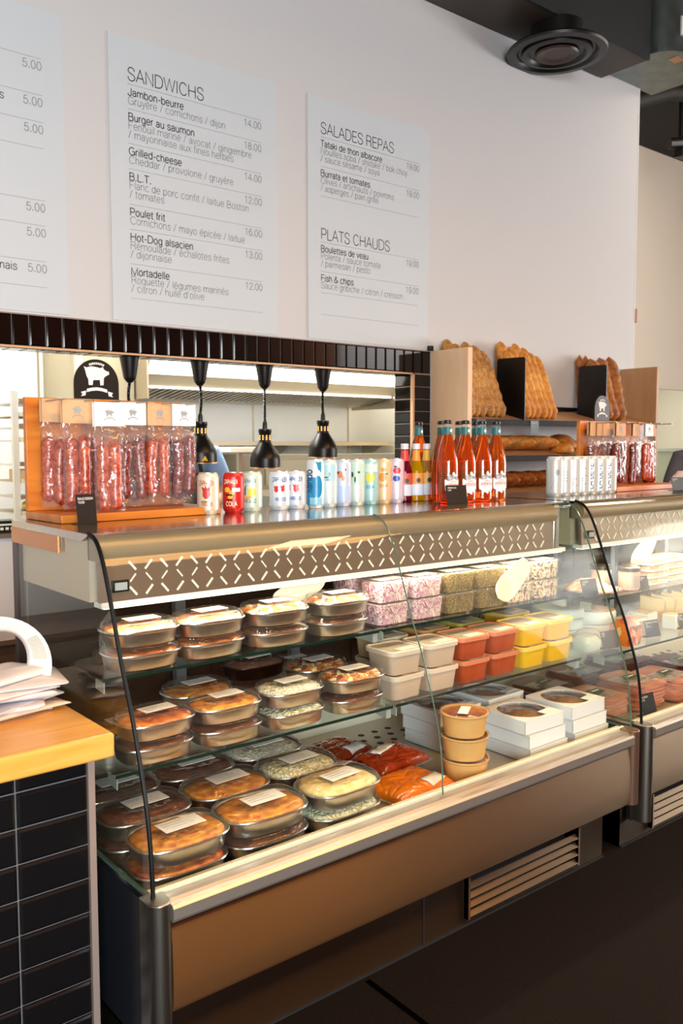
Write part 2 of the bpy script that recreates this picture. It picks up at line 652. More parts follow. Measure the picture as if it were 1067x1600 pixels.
# ------------------------------------------------------------------ lettering
# stroke lettering: a light grotesque drawn as ribbons. C = smooth curve, L = straight line, E = ellipse arc (cx,cy,rx,ry,a0,a1)
GL = {
    'a': (.47, [('C', [(.07, .38), (.11, .47), (.23, .52), (.34, .48), (.385, .37), (.385, .2), (.385, 0)]), ('C', [(.385, .31), (.25, .295), (.12, .26), (.06, .14), (.11, .03), (.22, .005), (.33, .06), (.385, .17)])]),
    'b': (.50, [('L', [(.07, 0), (.07, .72)]), ('E', (.26, .26, .19, .265, 0, 360))]),
    'c': (.46, [('E', (.25, .26, .19, .265, 40, 320))]),
    'd': (.50, [('E', (.24, .26, .19, .265, 0, 360)), ('L', [(.43, 0), (.43, .72)])]),
    'e': (.49, [('L', [(.06, .27), (.44, .27)]), ('E', (.25, .26, .19, .265, 2, 325))]),
    'f': (.25, [('C', [(.25, .71), (.19, .72), (.13, .68), (.12, .58)]), ('L', [(.12, .58), (.12, 0)]), ('L', [(.02, .52), (.23, .52)])]),
    'g': (.50, [('E', (.24, .26, .19, .265, 0, 360)), ('L', [(.43, .52), (.43, -.04)]), ('C', [(.43, -.04), (.40, -.15), (.25, -.20), (.13, -.17), (.08, -.09)])]),
    'h': (.48, [('L', [(.07, 0), (.07, .72)]), ('C', [(.07, .33), (.13, .46), (.25, .52), (.36, .48), (.40, .36)]), ('L', [(.40, .36), (.40, 0)])]),
    'i': (.17, [('L', [(.085, 0), (.085, .52)]), ('L', [(.085, .65), (.085, .72)])]),
    'j': (.17, [('C', [(.085, .52), (.085, .1), (.085, -.12), (.05, -.19), (-.02, -.19)]), ('L', [(.085, .65), (.085, .72)])]),
    'k': (.42, [('L', [(.07, 0), (.07, .72)]), ('L', [(.37, .52), (.07, .20)]), ('L', [(.18, .32), (.39, 0)])]),
    'l': (.17, [('L', [(.085, 0), (.085, .72)])]),
    'm': (.76, [('L', [(.07, 0), (.07, .52)]), ('C', [(.07, .34), (.13, .46), (.23, .52), (.33, .48), (.38, .36)]), ('L', [(.38, .36), (.38, 0)]), ('C', [(.38, .34), (.44, .46), (.54, .52), (.64, .48), (.69, .36)]), ('L', [(.69, .36), (.69, 0)])]),
    'n': (.48, [('L', [(.07, 0), (.07, .52)]), ('C', [(.07, .33), (.13, .46), (.25, .52), (.36, .48), (.40, .36)]), ('L', [(.40, .36), (.40, 0)])]),
    'o': (.50, [('E', (.25, .26, .19, .265, 0, 360))]),
    'p': (.50, [('L', [(.07, -.20), (.07, .52)]), ('E', (.26, .26, .19, .265, 0, 360))]),
    'q': (.50, [('L', [(.43, -.20), (.43, .52)]), ('E', (.24, .26, .19, .265, 0, 360))]),
    'r': (.28, [('L', [(.07, 0), (.07, .52)]), ('C', [(.07, .31), (.11, .44), (.18, .50), (.27, .515)])]),
    's': (.44, [('C', [(.375, .39), (.34, .48), (.22, .52), (.11, .48), (.08, .39), (.12, .31), (.23, .27), (.34, .23), (.385, .15), (.34, .04), (.22, .0), (.10, .03), (.055, .14)])]),
    't': (.27, [('L', [(.12, .66), (.12, .14)]), ('C', [(.12, .14), (.13, .04), (.18, .0), (.25, .01)]), ('L', [(.02, .52), (.24, .52)])]),
    'u': (.48, [('L', [(.40, .52), (.40, 0)]), ('L', [(.07, .52), (.07, .16)]), ('C', [(.07, .16), (.11, .04), (.22, .0), (.34, .06), (.40, .19)])]),
    'v': (.42, [('L', [(.02, .52), (.21, 0), (.40, .52)])]),
    'w': (.66, [('L', [(.02, .52), (.17, 0), (.33, .52), (.49, 0), (.64, .52)])]),
    'x': (.42, [('L', [(.03, .52), (.39, 0)]), ('L', [(.39, .52), (.03, 0)])]),
    'y': (.42, [('L', [(.02, .52), (.22, 0)]), ('C', [(.40, .52), (.22, 0), (.17, -.13), (.12, -.19), (.04, -.18)])]),
    'z': (.42, [('L', [(.05, .52), (.37, .52), (.04, 0), (.39, 0)])]),
    'A': (.64, [('L', [(.02, 0), (.32, .72), (.62, 0)]), ('L', [(.12, .25), (.52, .25)])]),
    'B': (.62, [('L', [(.08, 0), (.08, .72), (.33, .72)]), ('C', [(.33, .72), (.47, .68), (.51, .55), (.46, .43), (.33, .385)]), ('L', [(.33, .385), (.08, .385)]), ('C', [(.33, .385), (.50, .35), (.56, .20), (.50, .05), (.34, 0)]), ('L', [(.34, 0), (.08, 0)])]),
    'C': (.68, [('E', (.36, .36, .30, .37, 38, 322))]),
    'D': (.68, [('L', [(.28, 0), (.08, 0), (.08, .72), (.28, .72)]), ('C', [(.28, .72), (.48, .67), (.61, .50), (.61, .22), (.48, .05), (.28, 0)])]),
    'E': (.56, [('L', [(.52, .72), (.08, .72), (.08, 0), (.53, 0)]), ('L', [(.08, .38), (.49, .38)])]),
    'F': (.53, [('L', [(.51, .72), (.08, .72), (.08, 0)]), ('L', [(.08, .38), (.46, .38)])]),
    'G': (.72, [('E', (.36, .36, .30, .37, 40, 330)), ('L', [(.39, .35), (.65, .35), (.65, 0)])]),
    'H': (.68, [('L', [(.08, 0), (.08, .72)]), ('L', [(.60, 0), (.60, .72)]), ('L', [(.08, .38), (.60, .38)])]),
    'I': (.22, [('L', [(.11, 0), (.11, .72)])]),
    'J': (.48, [('C', [(.40, .72), (.40, .3), (.39, .1), (.30, .0), (.16, .0), (.07, .08), (.05, .22)])]),
    'K': (.62, [('L', [(.08, 0), (.08, .72)]), ('L', [(.57, .72), (.08, .26)]), ('L', [(.24, .41), (.60, 0)])]),
    'L': (.50, [('L', [(.08, .72), (.08, 0), (.48, 0)])]),
    'M': (.82, [('L', [(.08, 0), (.08, .72), (.41, 0), (.74, .72), (.74, 0)])]),
    'N': (.68, [('L', [(.08, 0), (.08, .72), (.60, 0), (.60, .72)])]),
    'O': (.74, [('E', (.37, .36, .31, .37, 0, 360))]),
    'P': (.58, [('L', [(.08, 0), (.08, .72), (.34, .72)]), ('C', [(.34, .72), (.49, .67), (.53, .52), (.49, .38), (.34, .33)]), ('L', [(.34, .33), (.08, .33)])]),
    'R': (.63, [('L', [(.08, 0), (.08, .72), (.34, .72)]), ('C', [(.34, .72), (.50, .68), (.54, .54), (.50, .41), (.34, .36)]), ('L', [(.34, .36), (.08, .36)]), ('C', [(.36, .36), (.48, .32), (.52, .20), (.54, .05), (.58, 0)])]),
    'S': (.60, [('C', [(.53, .54), (.48, .67), (.31, .735), (.14, .68), (.08, .55), (.14, .44), (.30, .38), (.46, .32), (.55, .20), (.49, .05), (.31, -.015), (.12, .04), (.05, .20)])]),
    'T': (.56, [('L', [(.02, .72), (.54, .72)]), ('L', [(.28, .72), (.28, 0)])]),
    'U': (.66, [('L', [(.08, .72), (.08, .25)]), ('C', [(.08, .25), (.13, .06), (.33, -.015), (.53, .06), (.58, .25)]), ('L', [(.58, .25), (.58, .72)])]),
    'V': (.60, [('L', [(.02, .72), (.30, 0), (.58, .72)])]),
    'W': (.90, [('L', [(.02, .72), (.23, 0), (.45, .72), (.67, 0), (.88, .72)])]),
    'X': (.60, [('L', [(.03, .72), (.57, 0)]), ('L', [(.57, .72), (.03, 0)])]),
    'Y': (.60, [('L', [(.02, .72), (.30, .30), (.58, .72)]), ('L', [(.30, .30), (.30, 0)])]),
    'Z': (.58, [('L', [(.05, .72), (.54, .72), (.04, 0), (.55, 0)])]),
    '0': (.52, [('E', (.26, .355, .20, .365, 0, 360))]),
    '1': (.52, [('L', [(.12, .56), (.29, .71), (.29, 0)])]),
    '2': (.52, [('C', [(.08, .50), (.12, .66), (.27, .72), (.42, .65), (.45, .50), (.36, .34), (.18, .17), (.07, 0)]), ('L', [(.07, 0), (.46, 0)])]),
    '3': (.52, [('C', [(.09, .55), (.15, .68), (.27, .72), (.41, .66), (.43, .52), (.36, .41), (.24, .38)]), ('C', [(.24, .38), (.40, .34), (.46, .20), (.40, .05), (.25, -.01), (.10, .05), (.06, .19)])]),
    '4': (.52, [('L', [(.36, 0), (.36, .71), (.05, .20), (.48, .20)])]),
    '5': (.52, [('L', [(.42, .71), (.14, .71), (.09, .36)]), ('C', [(.09, .36), (.25, .45), (.40, .40), (.46, .24), (.40, .06), (.25, -.01), (.11, .04), (.06, .17)])]),
    '6': (.52, [('E', (.26, .23, .195, .24, 0, 360)), ('C', [(.43, .57), (.37, .69), (.26, .72), (.14, .65), (.07, .46), (.065, .24)])]),
    '7': (.52, [('L', [(.06, .71), (.46, .71)]), ('C', [(.46, .71), (.32, .50), (.22, .24), (.19, 0)])]),
    '8': (.52, [('E', (.26, .54, .165, .175, 0, 360)), ('E', (.26, .18, .195, .19, 0, 360))]),
    '9': (.52, [('E', (.26, .48, .195, .24, 0, 360)), ('C', [(.09, .14), (.15, .02), (.26, -.01), (.38, .06), (.45, .25), (.455, .47)])]),
    '.': (.22, [('L', [(.085, 0), (.085, .09)]), ('L', [(.12, 0), (.12, .09)])]), ',': (.22, [('L', [(.12, .06), (.08, -.10)])]), '/': (.34, [('L', [(.02, -.04), (.32, .74)])]),
    '-': (.34, [('L', [(.05, .27), (.29, .27)])]), "'": (.18, [('L', [(.09, .72), (.08, .54)])]), ' ': (.25, []),
    '&': (.64, [('C', [(.60, .0), (.40, .24), (.20, .50), (.18, .62), (.28, .72), (.38, .65), (.37, .54), (.24, .42), (.10, .30), (.06, .16), (.12, .03), (.27, -.01), (.42, .05), (.52, .20), (.56, .34)])]),
}
for _c, _b, _k in (('é', 'e', 1), ('è', 'e', -1), ('ê', 'e', 0), ('É', 'E', 1), ('È', 'E', -1), ('Ê', 'E', 0), ('â', 'a', 0)):
    _w, _s = GL[_b]
    _x, _y = _w/2, (.60 if _b.islower() else .78)
    _a = [('L', [(_x-.04, _y), (_x+.07, _y+.13)])] if _k == 1 else [('L', [(_x+.04, _y), (_x-.07, _y+.13)])] if _k == -1 else [('L', [(_x-.11, _y), (_x, _y+.11), (_x+.11, _y)])]
    GL[_c] = (_w, _s+_a)
_tc = {}


def ribbon(pts, t, closed=False):
    P = [Vector((p[0], p[1])) for p in pts]
    n = len(P)
    L_, R_ = [], []
    for i in range(n):
        if closed:
            a, b = P[(i-1) % n], P[(i+1) % n]
        else:
            a, b = P[max(i-1, 0)], P[min(i+1, n-1)]
        d1 = (P[i]-a).normalized() if (P[i]-a).length > 1e-9 else (b-P[i]).normalized()
        d2 = (b-P[i]).normalized() if (b-P[i]).length > 1e-9 else d1
        m = (d1+d2)
        m = m.normalized() if m.length > 1e-6 else d1
        nrm = Vector((-m.y, m.x))
        c = max(.45, abs(m.dot(d1)))
        w = t/2/c
        L_.append(P[i]+nrm*w)
        R_.append(P[i]-nrm*w)
    v = [(p.x, p.y) for p in L_]+[(p.x, p.y) for p in R_]
    f = [(i, i+n, i+1+n, i+1) for i in range(n-1)]
    if closed:
        f.append((n-1, 2*n-1, n, 0))
    return v, f


def text_geo(s, size, bold=0.0, xs=1.0, align='LEFT', space=1.0):
    """bold is the stroke thickness in em"""
    key = (s, bold, space)
    if key not in _tc:
        v, f = [], []
        x = 0
        for ch in s:
            w, strokes = GL.get(ch, GL[' '])
            for kind, d in strokes:
                closed = False
                if kind == 'E':
                    cx, cy, rx, ry, a0, a1 = d
                    closed = a1-a0 >= 360
                    k = 22
                    pts = [(cx+rx*math.cos(math.radians(a0+(a1-a0)*i/k)), cy+ry*math.sin(math.radians(a0+(a1-a0)*i/k))) for i in range(k if closed else k+1)]
                elif kind == 'C':
                    pts = [p[:2] for p in catmull(d, 4)]
                else:
                    pts = d
                rv_, rf = ribbon(pts, bold, closed)
                b = len(v)
                v += [(p[0]+x, p[1]) for p in rv_]
                f += [tuple(b+i for i in q) for q in rf]
            x += w*space+.03
        _tc[key] = (v, f)
    v, f = _tc[key]
    v = [(x*size*xs, y*size) for x, y in v]
    if v:
        x0, x1 = min(p[0] for p in v), max(p[0] for p in v)
    else:
        x0 = x1 = 0
    dx = {'LEFT': 0, 'RIGHT': -x1, 'CENTER': -(x0+x1)/2}[align]
    return [(x+dx, y) for x, y in v], f, x1-x0


def put_text(mb, s, size, x, y, z, bold=.07, xs=1.0, align='LEFT', fit=None, space=1.0):
    """flat lettering facing -y"""
    v, f, w = text_geo(s, size, bold, xs, align, space)
    k = fit/w if fit else 1
    mb.add([(x+a*k, y, z+b) for a, b in v], f)


def cyl_text(mb, s, size, R, z, u=0, bold=.10, xs=1.0, fit=None, vert=False, arc=0.0):
    v, f, w = text_geo(s, size, bold, xs, 'CENTER')
    k = fit/w if fit else 1
    out = []
    for a, b in v:
        a *= k
        if vert:
            a, b = -b, a
        b += arc*a*a
        th = (u+a)/R
        out.append((R*math.sin(th), -R*math.cos(th), z+b))
    mb.add(out, f)


def cyl_patch(mb, poly, R, sub=1):
    """polygon in (u,z) wrapped on a cylinder, cut in strips so that it follows the curve"""
    c = (sum(p[0] for p in poly)/len(poly), sum(p[1] for p in poly)/len(poly))
    n = len(poly)
    vs_ = []
    K = 4
    for k in range(1, K+1):
        for p in poly:
            vs_.append((c[0]+(p[0]-c[0])*k/K, c[1]+(p[1]-c[1])*k/K))
    vs_.append(c)
    f = [((K-1)*0+j, (j+1) % n, K*n) for j in range(n)]
    for k in range(K-1):
        for j in range(n):
            f.append((k*n+j, k*n+(j+1) % n, (k+1)*n+(j+1) % n, (k+1)*n+j))
    mb.add([(R*math.sin(u/R), -R*math.cos(u/R), z) for u, z in vs_], f)


def blob(cx, cz, rx, rz, n=14, wob=0, seed=0):
    return [(cx+rx*(1+wob*math.sin(3*a+seed))*math.cos(a), cz+rz*(1+wob*math.sin(2*a+seed))*math.sin(a)) for a in [2*PI*i/n for i in range(n)]]


def rectp(u0, u1, z0, z1, n=8):
    a = [(u0+(u1-u0)*i/n, z0) for i in range(n+1)]
    return a+[(u1-(u1-u0)*i/n, z1) for i in range(n+1)]

# ================================================================== THE SETTING
WY = 4.0          # menu wall plane
mb = MB()
mb.bx(-3.6, 12.6, -4.2, 8.2, -.08, 0)
struct('floor', mb, M_floor)
mb = MB()
mb.bx(-3.6, 12.6, -4.2, 4.16, 4.9, 5.0).bx(5.85, 12.6, 4.16, 8.2, 4.9, 5.0)
struct('ceiling', mb, M_ceil)
mb = MB()
OX0, OX1, OZ0, OZ1 = .20, 3.824, 1.0, 1.842
mb.bx(-3.6, OX0, WY, WY+.16, 0, 4.9)
mb.bx(OX0, OX1, WY, WY+.16, OZ1, 4.9)
mb.bx(OX0, OX1, WY, WY+.16, 0, OZ0)
mb.bx(OX1, 6.245, WY, WY+.16, 0, 4.9)
struct('wall_back', mb, M_wall)
mb = MB()
mb.bx(5.7, 9.95, 6.0, 6.1, 0, 4.9).bx(9.95, 12.5, 6.0, 6.1, 2.09, 4.9).bx(9.95, 12.5, 6.0, 6.1, 0, .9)
mb.bx(5.7, 5.85, 4.16, 6.1, 0, 4.9)
struct('wall_far', mb, M_wallback)
mb = MB()
mb.bx(5.85, 12.5, 8.0, 8.1, 0, 3.2).bx(9.0, 9.05, 6.1, 8.0, 0, 3.2)
struct('wall_back_room', mb, mat('pale_green_wall', '#dfe6d8', .7))
mb = MB()
mb.bx(-3.6, -3.5, -4.2, 8.2, 0, 4.9)
struct('wall_left', mb, mat('left_wall_paint', '#b89c82', .8))
mb = MB()
mb.bx(12.5, 12.6, -4.2, -2.3, 0, 4.9).bx(12.5, 12.6, 1.5, 8.2, 0, 4.9).bx(12.5, 12.6, -2.3, 1.5, 0, .5).bx(12.5, 12.6, -2.3, 1.5, 3.0, 4.9)
struct('wall_right', mb, M_wallback)
mb = MB()
mb.bx(-3.6, -3.2, -4.1, -4.0, 0, 4.9).bx(0, 9.7, -4.1, -4.0, 0, 4.9).bx(-3.2, 0, -4.1, -4.0, 0, .5).bx(-3.2, 0, -4.1, -4.0, 3.0, 4.9)
struct('wall_front', mb, mat('brown_front_wall', '#8c4a1c', .6, var=.2, vscale=2))
mb = MB()
mb.bx(9.7, 12.6, -4.1, -4.0, 0, 4.9)
struct('wall_front_white', mb, M_wall)  # white stretch of unseen wall, added to lighten the steel panel's right-end reflection
mb = MB()
for q in (-3.2, -1.63, -.06):
    mb.bx(q, q+.06, -4.08, -4.02, .5, 3.0)
mb.bx(-3.2, 0, -4.08, -4.02, .5, .56).bx(-3.2, 0, -4.08, -4.02, 2.94, 3.0)
struct('window_1', mb, M_black)
mb = MB()
for q in (-2.3, -.43, 1.44):
    mb.bx(12.52, 12.58, q, q+.06, .5, 3.0)
mb.bx(12.52, 12.58, -2.3, 1.5, .5, .56).bx(12.52, 12.58, -2.3, 1.5, 2.94, 3.0)
struct('window_2', mb, M_black)
# unseen counter added opposite, orange for warm reflections in steel and foil
t = thing('added_facing_counter', 'long orange wooden counter, added unseen behind the camera for its warm reflection', 'counter', (.6, -2.6, 0))
mb = MB()
mb.bx(0, 7.0, -.7, 0, 0, 1.06)
mesh_obj('counter_body', mb, wood('facing_wood', '#963f08', '#b4560f', (.8, 6, 6), .5), t)
mb = MB()
mb.bx(-.03, 7.03, -.73, .04, 1.06, 1.11)
mesh_obj('counter_top', mb, wood('facing_top', '#b05a10', '#c8741f', (.8, 6, 6), .45), t)
# kitchen shell
mb = MB()
mb.bx(.0, 5.7, 6.0, 6.1, 0, 3.0)
o = struct('wall_kitchen', mb, M_kwall)
mb = MB()
mb.bx(0, .1, 4.16, 6.0, 0, 3.0).bx(5.6, 5.7, 4.16, 6.0, 0, 3.0)
struct('wall_kitchen_side', mb, M_kcream)
mb = MB()
mb.bx(0, 5.7, 4.16, 6.1, 3.0, 3.06)
struct('ceiling_kitchen', mb, M_kcream)
mb = MB()
for x in (2.9, 3.95, 4.95, 2.2):
    mb.bx(x, x+.012, 5.992, 6.0, .6, 3.0)
struct('trim_1', mb, M_ksteel)


def tile(mb, x0, x1, z0, z1, y, d=.007, ins=.007):
    """one glazed tile with a bevelled rim facing -y"""
    a = [(x0, y, z0), (x1, y, z0), (x1, y, z1), (x0, y, z1)]
    b = [(x0+.001, y-d*.6, z0+.001), (x1-.001, y-d*.6, z0+.001), (x1-.001, y-d*.6, z1-.001), (x0+.001, y-d*.6, z1-.001)]
    c = [(x0+ins, y-d, z0+ins), (x1-ins, y-d, z0+ins), (x1-ins, y-d, z1-ins), (x0+ins, y-d, z1-ins)]
    mb.loft([a, b, c], False, True)


# tiled band over the opening, the tiled pier beside it
mb, mg = MB(), MB()
k0 = int((1.355-.0)/.077)
for k in range(-k0, 34):
    x = 1.355+.077*k
    if x+.0745 > 3.99:
        break
    tile(mb, x+.0025, x+.0765, 1.846, 1.984, WY-.004)
for k in range(11):
    z1 = 1.838-.077*k
    tile(mb, 3.834, 3.976, z1-.0745, z1, WY-.004)
    # reveal, facing -x
    y0, y1 = WY+.006, WY+.156
    t = MB()
    tile(t, y0, y1, z1-.0745, z1, 0)
    mb.add([(3.824+p[1], p[0], p[2]) for p in t.v], t.f)
for k in range(-k0, 32):      # underside of the lintel
    x = 1.355+.077*k
    if x+.0745 > 3.82 or x < .2:
        continue
    t = MB()
    tile(t, x+.0025, x+.0765, WY+.012, WY+.155, 0)
    mb.add([(p[0], p[2], 1.842+p[1]) for p in t.v], t.f)
struct('trim_2', mb, M_tile)
mg.bx(.05, 3.98, WY-.004, WY, 1.842, 1.99).bx(3.826, 3.98, WY-.004, WY, .9, 1.842)
struct('trim_3', mg, M_grout)
mg = MB()
mg.bx(3.8232, 3.824, WY, WY+.16, 1.0, 1.842).bx(.2, 3.824, WY, WY+.16, 1.8412, 1.842)
struct('trim_4', mg, mat('pale_grout', '#d9c3a6', .8))
mg = MB()
mg.bx(.05, 3.832, WY-.014, WY+.008, 1.836, 1.845).bx(3.817, 3.832, WY-.014, WY+.008, 1.0, 1.845)
struct('trim_5', mg, mat('warm_edge_trim', '#d9b08c', .4, .3))
mb = MB()
mb.bx(.2, 3.824, WY-.03, WY+.22, .985, 1.005)
struct('trim_6', mb, M_ksteel)
mb = MB()
mb.bx(6.243, 6.252, WY-.002, WY+.16, 1.9, 4.9)
struct('trim_7', mb, M_white)

mb = MB()
mb.add([(1.428, 1.66, .001), (1.444, 1.66, .001), (1.428, 1.0, .001), (1.412, 1.0, .001), (1.428, 1.66, .0), (1.444, 1.66, .0), (1.428, 1.0, .0), (1.412, 1.0, .0)], [(0, 1, 2, 3), (4, 7, 6, 5), (0, 4, 5, 1), (1, 5, 6, 2), (2, 6, 7, 3), (3, 7, 4, 0)])
struct('trim_8', mb, mat('floor_seam', '#040303', .95, spec=0.0))

# ---- duct, diffuser, galvanised elbow, pipe, track spot
t = thing('air_duct', 'long dark boxed air duct running along the top of the white menu wall', 'duct', (0, 0, 4.1))
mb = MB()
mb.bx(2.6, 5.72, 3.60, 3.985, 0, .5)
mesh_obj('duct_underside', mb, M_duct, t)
mb = MB()
mb.bx(2.6, 5.72, 3.585, 3.60, -.004, .5)
mesh_obj('duct_face', mb, M_ductfront, t)
t = thing('round_ceiling_diffuser', 'round black ceiling air diffuser with concentric rings hung below the duct', 'diffuser', (4.82, 3.70, 3.93))
mb = MB()
mb.lathe([(.315, .02), (.32, .012), (.315, .0), (.27, -.004), (.235, .03), (.23, .05)], 48)
mesh_obj('outer_ring', mb, M_black, t, smooth=40, solid=.006)
mb = MB()
mb.lathe([(.225, .012), (.222, .0), (.19, -.006), (.165, .02), (.16, .045)], 48)
mesh_obj('middle_ring', mb, M_black, t, smooth=40, solid=.006)
mb = MB()
mb.lathe([(.14, .0), (.132, -.012), (.09, -.005), (.05, .02), (0, .028)], 40)
mesh_obj('centre_cone', mb, mat('brown_cone', '#3a2416', .45), t, smooth=40)
mb = MB()
mb.lathe([(.235, .03), (.21, .06), (.17, .08), (.17, .175), (.0, .175)], 40)
mesh_obj('collar', mb, M_black, t, smooth=40)
t = thing('galvanised_duct_elbow', 'grey galvanised metal duct elbow with a white sticker at the end of the dark duct', 'duct', (6.10, 3.70, 4.17))
prof = [(-.30, .28), (-.30, -.06)]+[(-.30*math.cos(a), -.06-.18*math.sin(a)) for a in [i*PI/12 for i in range(1, 12)]]+[(.30, -.06), (.30, .28)]
mb = MB()
mb.extr(prof, 'z', .02, .5)
mesh_obj('elbow_body', mb, M_galv, t, smooth=30)
mb = MB()
mb.extr([(x*1.12, y*1.12-(.02 if y < 0 else 0)) for x, y in prof], 'z', -.012, .02)
mesh_obj('bottom_flange', mb, M_galv, t)
mb = MB()
mb.bx(-.17, -.10, -.228, -.215, .12, .25, Matrix.Rotation(.0, 4, 'Z'))
mesh_obj('white_sticker', mb, M_white, t)
mb = MB()
mb.bx(-.16, -.06, -.19, -.12, -.0145, -.0125)
mesh_obj('orange_sticker', mb, C('#c98a62'), t)
t = thing('ceiling_pipe', 'black pipe running under the ceiling beyond the end of the menu wall', 'pipe', (0, 0, 0))
mb = MB()
mb.tube([(7.75, 5.05, 4.72), (8.2, 4.9, 4.88), (8.9, 4.6, 5.12-.24)], .075, 12)
mesh_obj('pipe_run', mb, M_rubber, t, smooth=40)
t = thing('track_spotlight', 'small black track spotlight high on the far wall', 'spotlight', (8.45, 4.95, 4.42))
mb = MB()
mb.tube([(-.10, .05, .02), (.14, -.05, .06)], .055, 16)
mesh_obj('lamp_head', mb, M_black, t, smooth=40)
mb = MB()
mb.bx(.0, .16, -.04, .04, -.10, -.02).bx(.02, .05, -.015, .015, .05, .48)
mesh_obj('bracket', mb, M_black, t)
t = thing('wall_call_point', 'small red box fixed to the end edge of the menu wall', 'box', (6.262, WY+.05, 2.42))
mb = MB()
mb.bx(-.009, .03, -.05, .05, -.055, .055)
mesh_obj('case', mb, C('#9c3a22'), t, bevel=.006)

# ---- menu boards
ENT = {
    'mid': [(3.136, 'T', 'SANDWICHS', None),
            (3.118, 'E', 'Jambon-beurre', ['Gruyère / cornichons / dijon'], '14.00'),
            (3.002, 'E', 'Burger au saumon', ['Fenouil mariné / avocat / gingembre', '/ mayonnaise aux fines herbes'], '18.00'),
            (2.842, 'E', 'Grilled-cheese', ['Cheddar / provolone / gruyère'], '14.00'),
            (2.723, 'E', 'B.L.T.', ['Flanc de porc confit / laitue Boston', '/ tomates'], '12.00'),
            (2.557, 'E', 'Poulet frit', ['Cornichons / mayo épicée / laitue'], '16.00'),
            (2.439, 'E', 'Hot-Dog alsacien', ['Rémoulade / échalotes frites', '/ dijonnaise'], '13.00'),
            (2.275, 'E', 'Mortadelle', ['Roquette / légumes marinés', "/ citron / huile d'olive"], '12.00'),
            (2.111, 'R')],
    'right': [(3.142, 'T', 'SALADES REPAS', None),
              (3.122, 'E', 'Tataki de thon albacore', ['Nouilles soba / shiitaké / bok choy', '/ sauce sésame / soya'], '19.00'),
              (2.960, 'E', 'Burrata et tomates', ['Olives / artichauts / poivrons', '/ asperges / pain grillé'], '19.00'),
              (2.798, 'R'),
              (2.560, 'T', 'PLATS CHAUDS', None),
              (2.543, 'E', 'Boulettes de veau', ['Polenta / sauce tomate', '/ parmesan / pesto'], '19.00'),
              (2.380, 'E', 'Fish & chips', ['Sauce gribiche / citron / cresson'], '19.00'),
              (2.262, 'R'), (2.14, 'R')],
    'left': [(3.119, 'P', '5.00'), (2.961, 'P', '5.00'), (2.843, 'P', '5.00'), (2.729, 'R'),
             (2.499, 'P', '5.00'), (2.388, 'P', '5.00'), (2.229, 'P', '5.00'), (2.114, 'R')],
}


def board(x0, x1, tx0, tx1, ents, label):
    t = thing('menu_board', label, 'menu', (x0, WY-.006, 2.02), group=None)
    mb = MB()
    mb.bx(0, x1-x0, 0, .0055, -.02, 1.315)
    mesh_obj('panel', mb, M_board, t)
    ti, na, de, pr, ru = MB(), MB(), MB(), MB(), MB()
    Y = -.0012

    def X(x):
        return x-x0

    def Z(z):
        return z-2.02
    for e in ents:
        z = e[0]
        if e[1] == 'T':
            put_text(ti, e[2], .082, X(tx0), Y, Z(z), bold=.058, fit={'SANDWICHS': .415, 'SALADES REPAS': .555, 'PLATS CHAUDS': .522}[e[2]])
            continue
        ru.bx(X(tx0), X(tx1), Y, 0, Z(z)-.0012, Z(z)+.0012)
        if e[1] == 'E':
            put_text(na, e[2], .0485, X(tx0), Y, Z(z-.053), bold=.088, xs=.97)
            for i, d in enumerate(e[3]):
                put_text(de, d, .0485, X(tx0), Y, Z(z-.093-.041*i), bold=.046, xs=.955)
            put_text(pr, e[4], .0485, X(tx1), Y, Z(z-.048), bold=.055, xs=.95, align='RIGHT')
        if e[1] == 'P':
            put_text(pr, e[2], .0485, X(tx1), Y, Z(z-.05), bold=.05, xs=.98, align='RIGHT')
    if 'leftmost' in label:
        put_text(na, 'saucissons', .0485, X(1.352), Y, Z(2.908), bold=.07, xs=.97, align='RIGHT')
        put_text(na, 'saucisson lyonnais', .0485, X(1.388), Y, Z(2.178), bold=.07, xs=.97, align='RIGHT')
    for nm, m_, k in (('title_lettering', ti, M_ink), ('item_lettering', na, M_ink2), ('description_lettering', de, M_ink3), ('price_lettering', pr, M_ink3), ('rule_lines', ru, M_rule)):
        if m_.v:
            mesh_obj(nm, m_, k, t, fix=False)
    return t


board(.66, 1.62, .77, 1.522, ENT['left'], 'leftmost pale menu board, cut off by the photo edge, showing only 5.00 prices')
board(1.84, 2.80, 1.936, 2.70, ENT['mid'], 'middle pale menu board headed SANDWICHS on the white wall')
board(3.01, 3.955, 3.10, 3.868, ENT['right'], 'right pale menu board headed SALADES REPAS and PLATS CHAUDS')

# ================================================================== DISPLAY CASES
PROF = [(1.64, .44), (1.645, .52), (1.66, .62), (1.69, .72), (1.722, .81), (1.766, .91), (1.808, 1.02), (1.842, 1.105), (1.868, 1.155), (1.895, 1.183), (1.93, 1.196)]
PR = catmull(PROF, 5)


def pane_mesh(x0, x1, off=0.0, th=.006):
    mb = MB()
    outer, inner = [], []
    for i, p in enumerate(PR):
        a, b = PR[max(i-1, 0)], PR[min(i+1, len(PR)-1)]
        t = Vector((b[0]-a[0], b[1]-a[1])).normalized()
        n = Vector((-t.y, t.x))
        outer.append((p[0]+n.x*off, p[1]+n.y*off))
        inner.append((p[0]-n.x*th, p[1]-n.y*th))
    poly = outer+inner[::-1]
    mb.extr(poly, 'x', x0, x1)
    return mb


def edge_mesh(x, r=.004, z1=None):
    mb = MB()
    mb.tube([(x, p[0], p[1]) for p in PR], r, 8)
    return mb


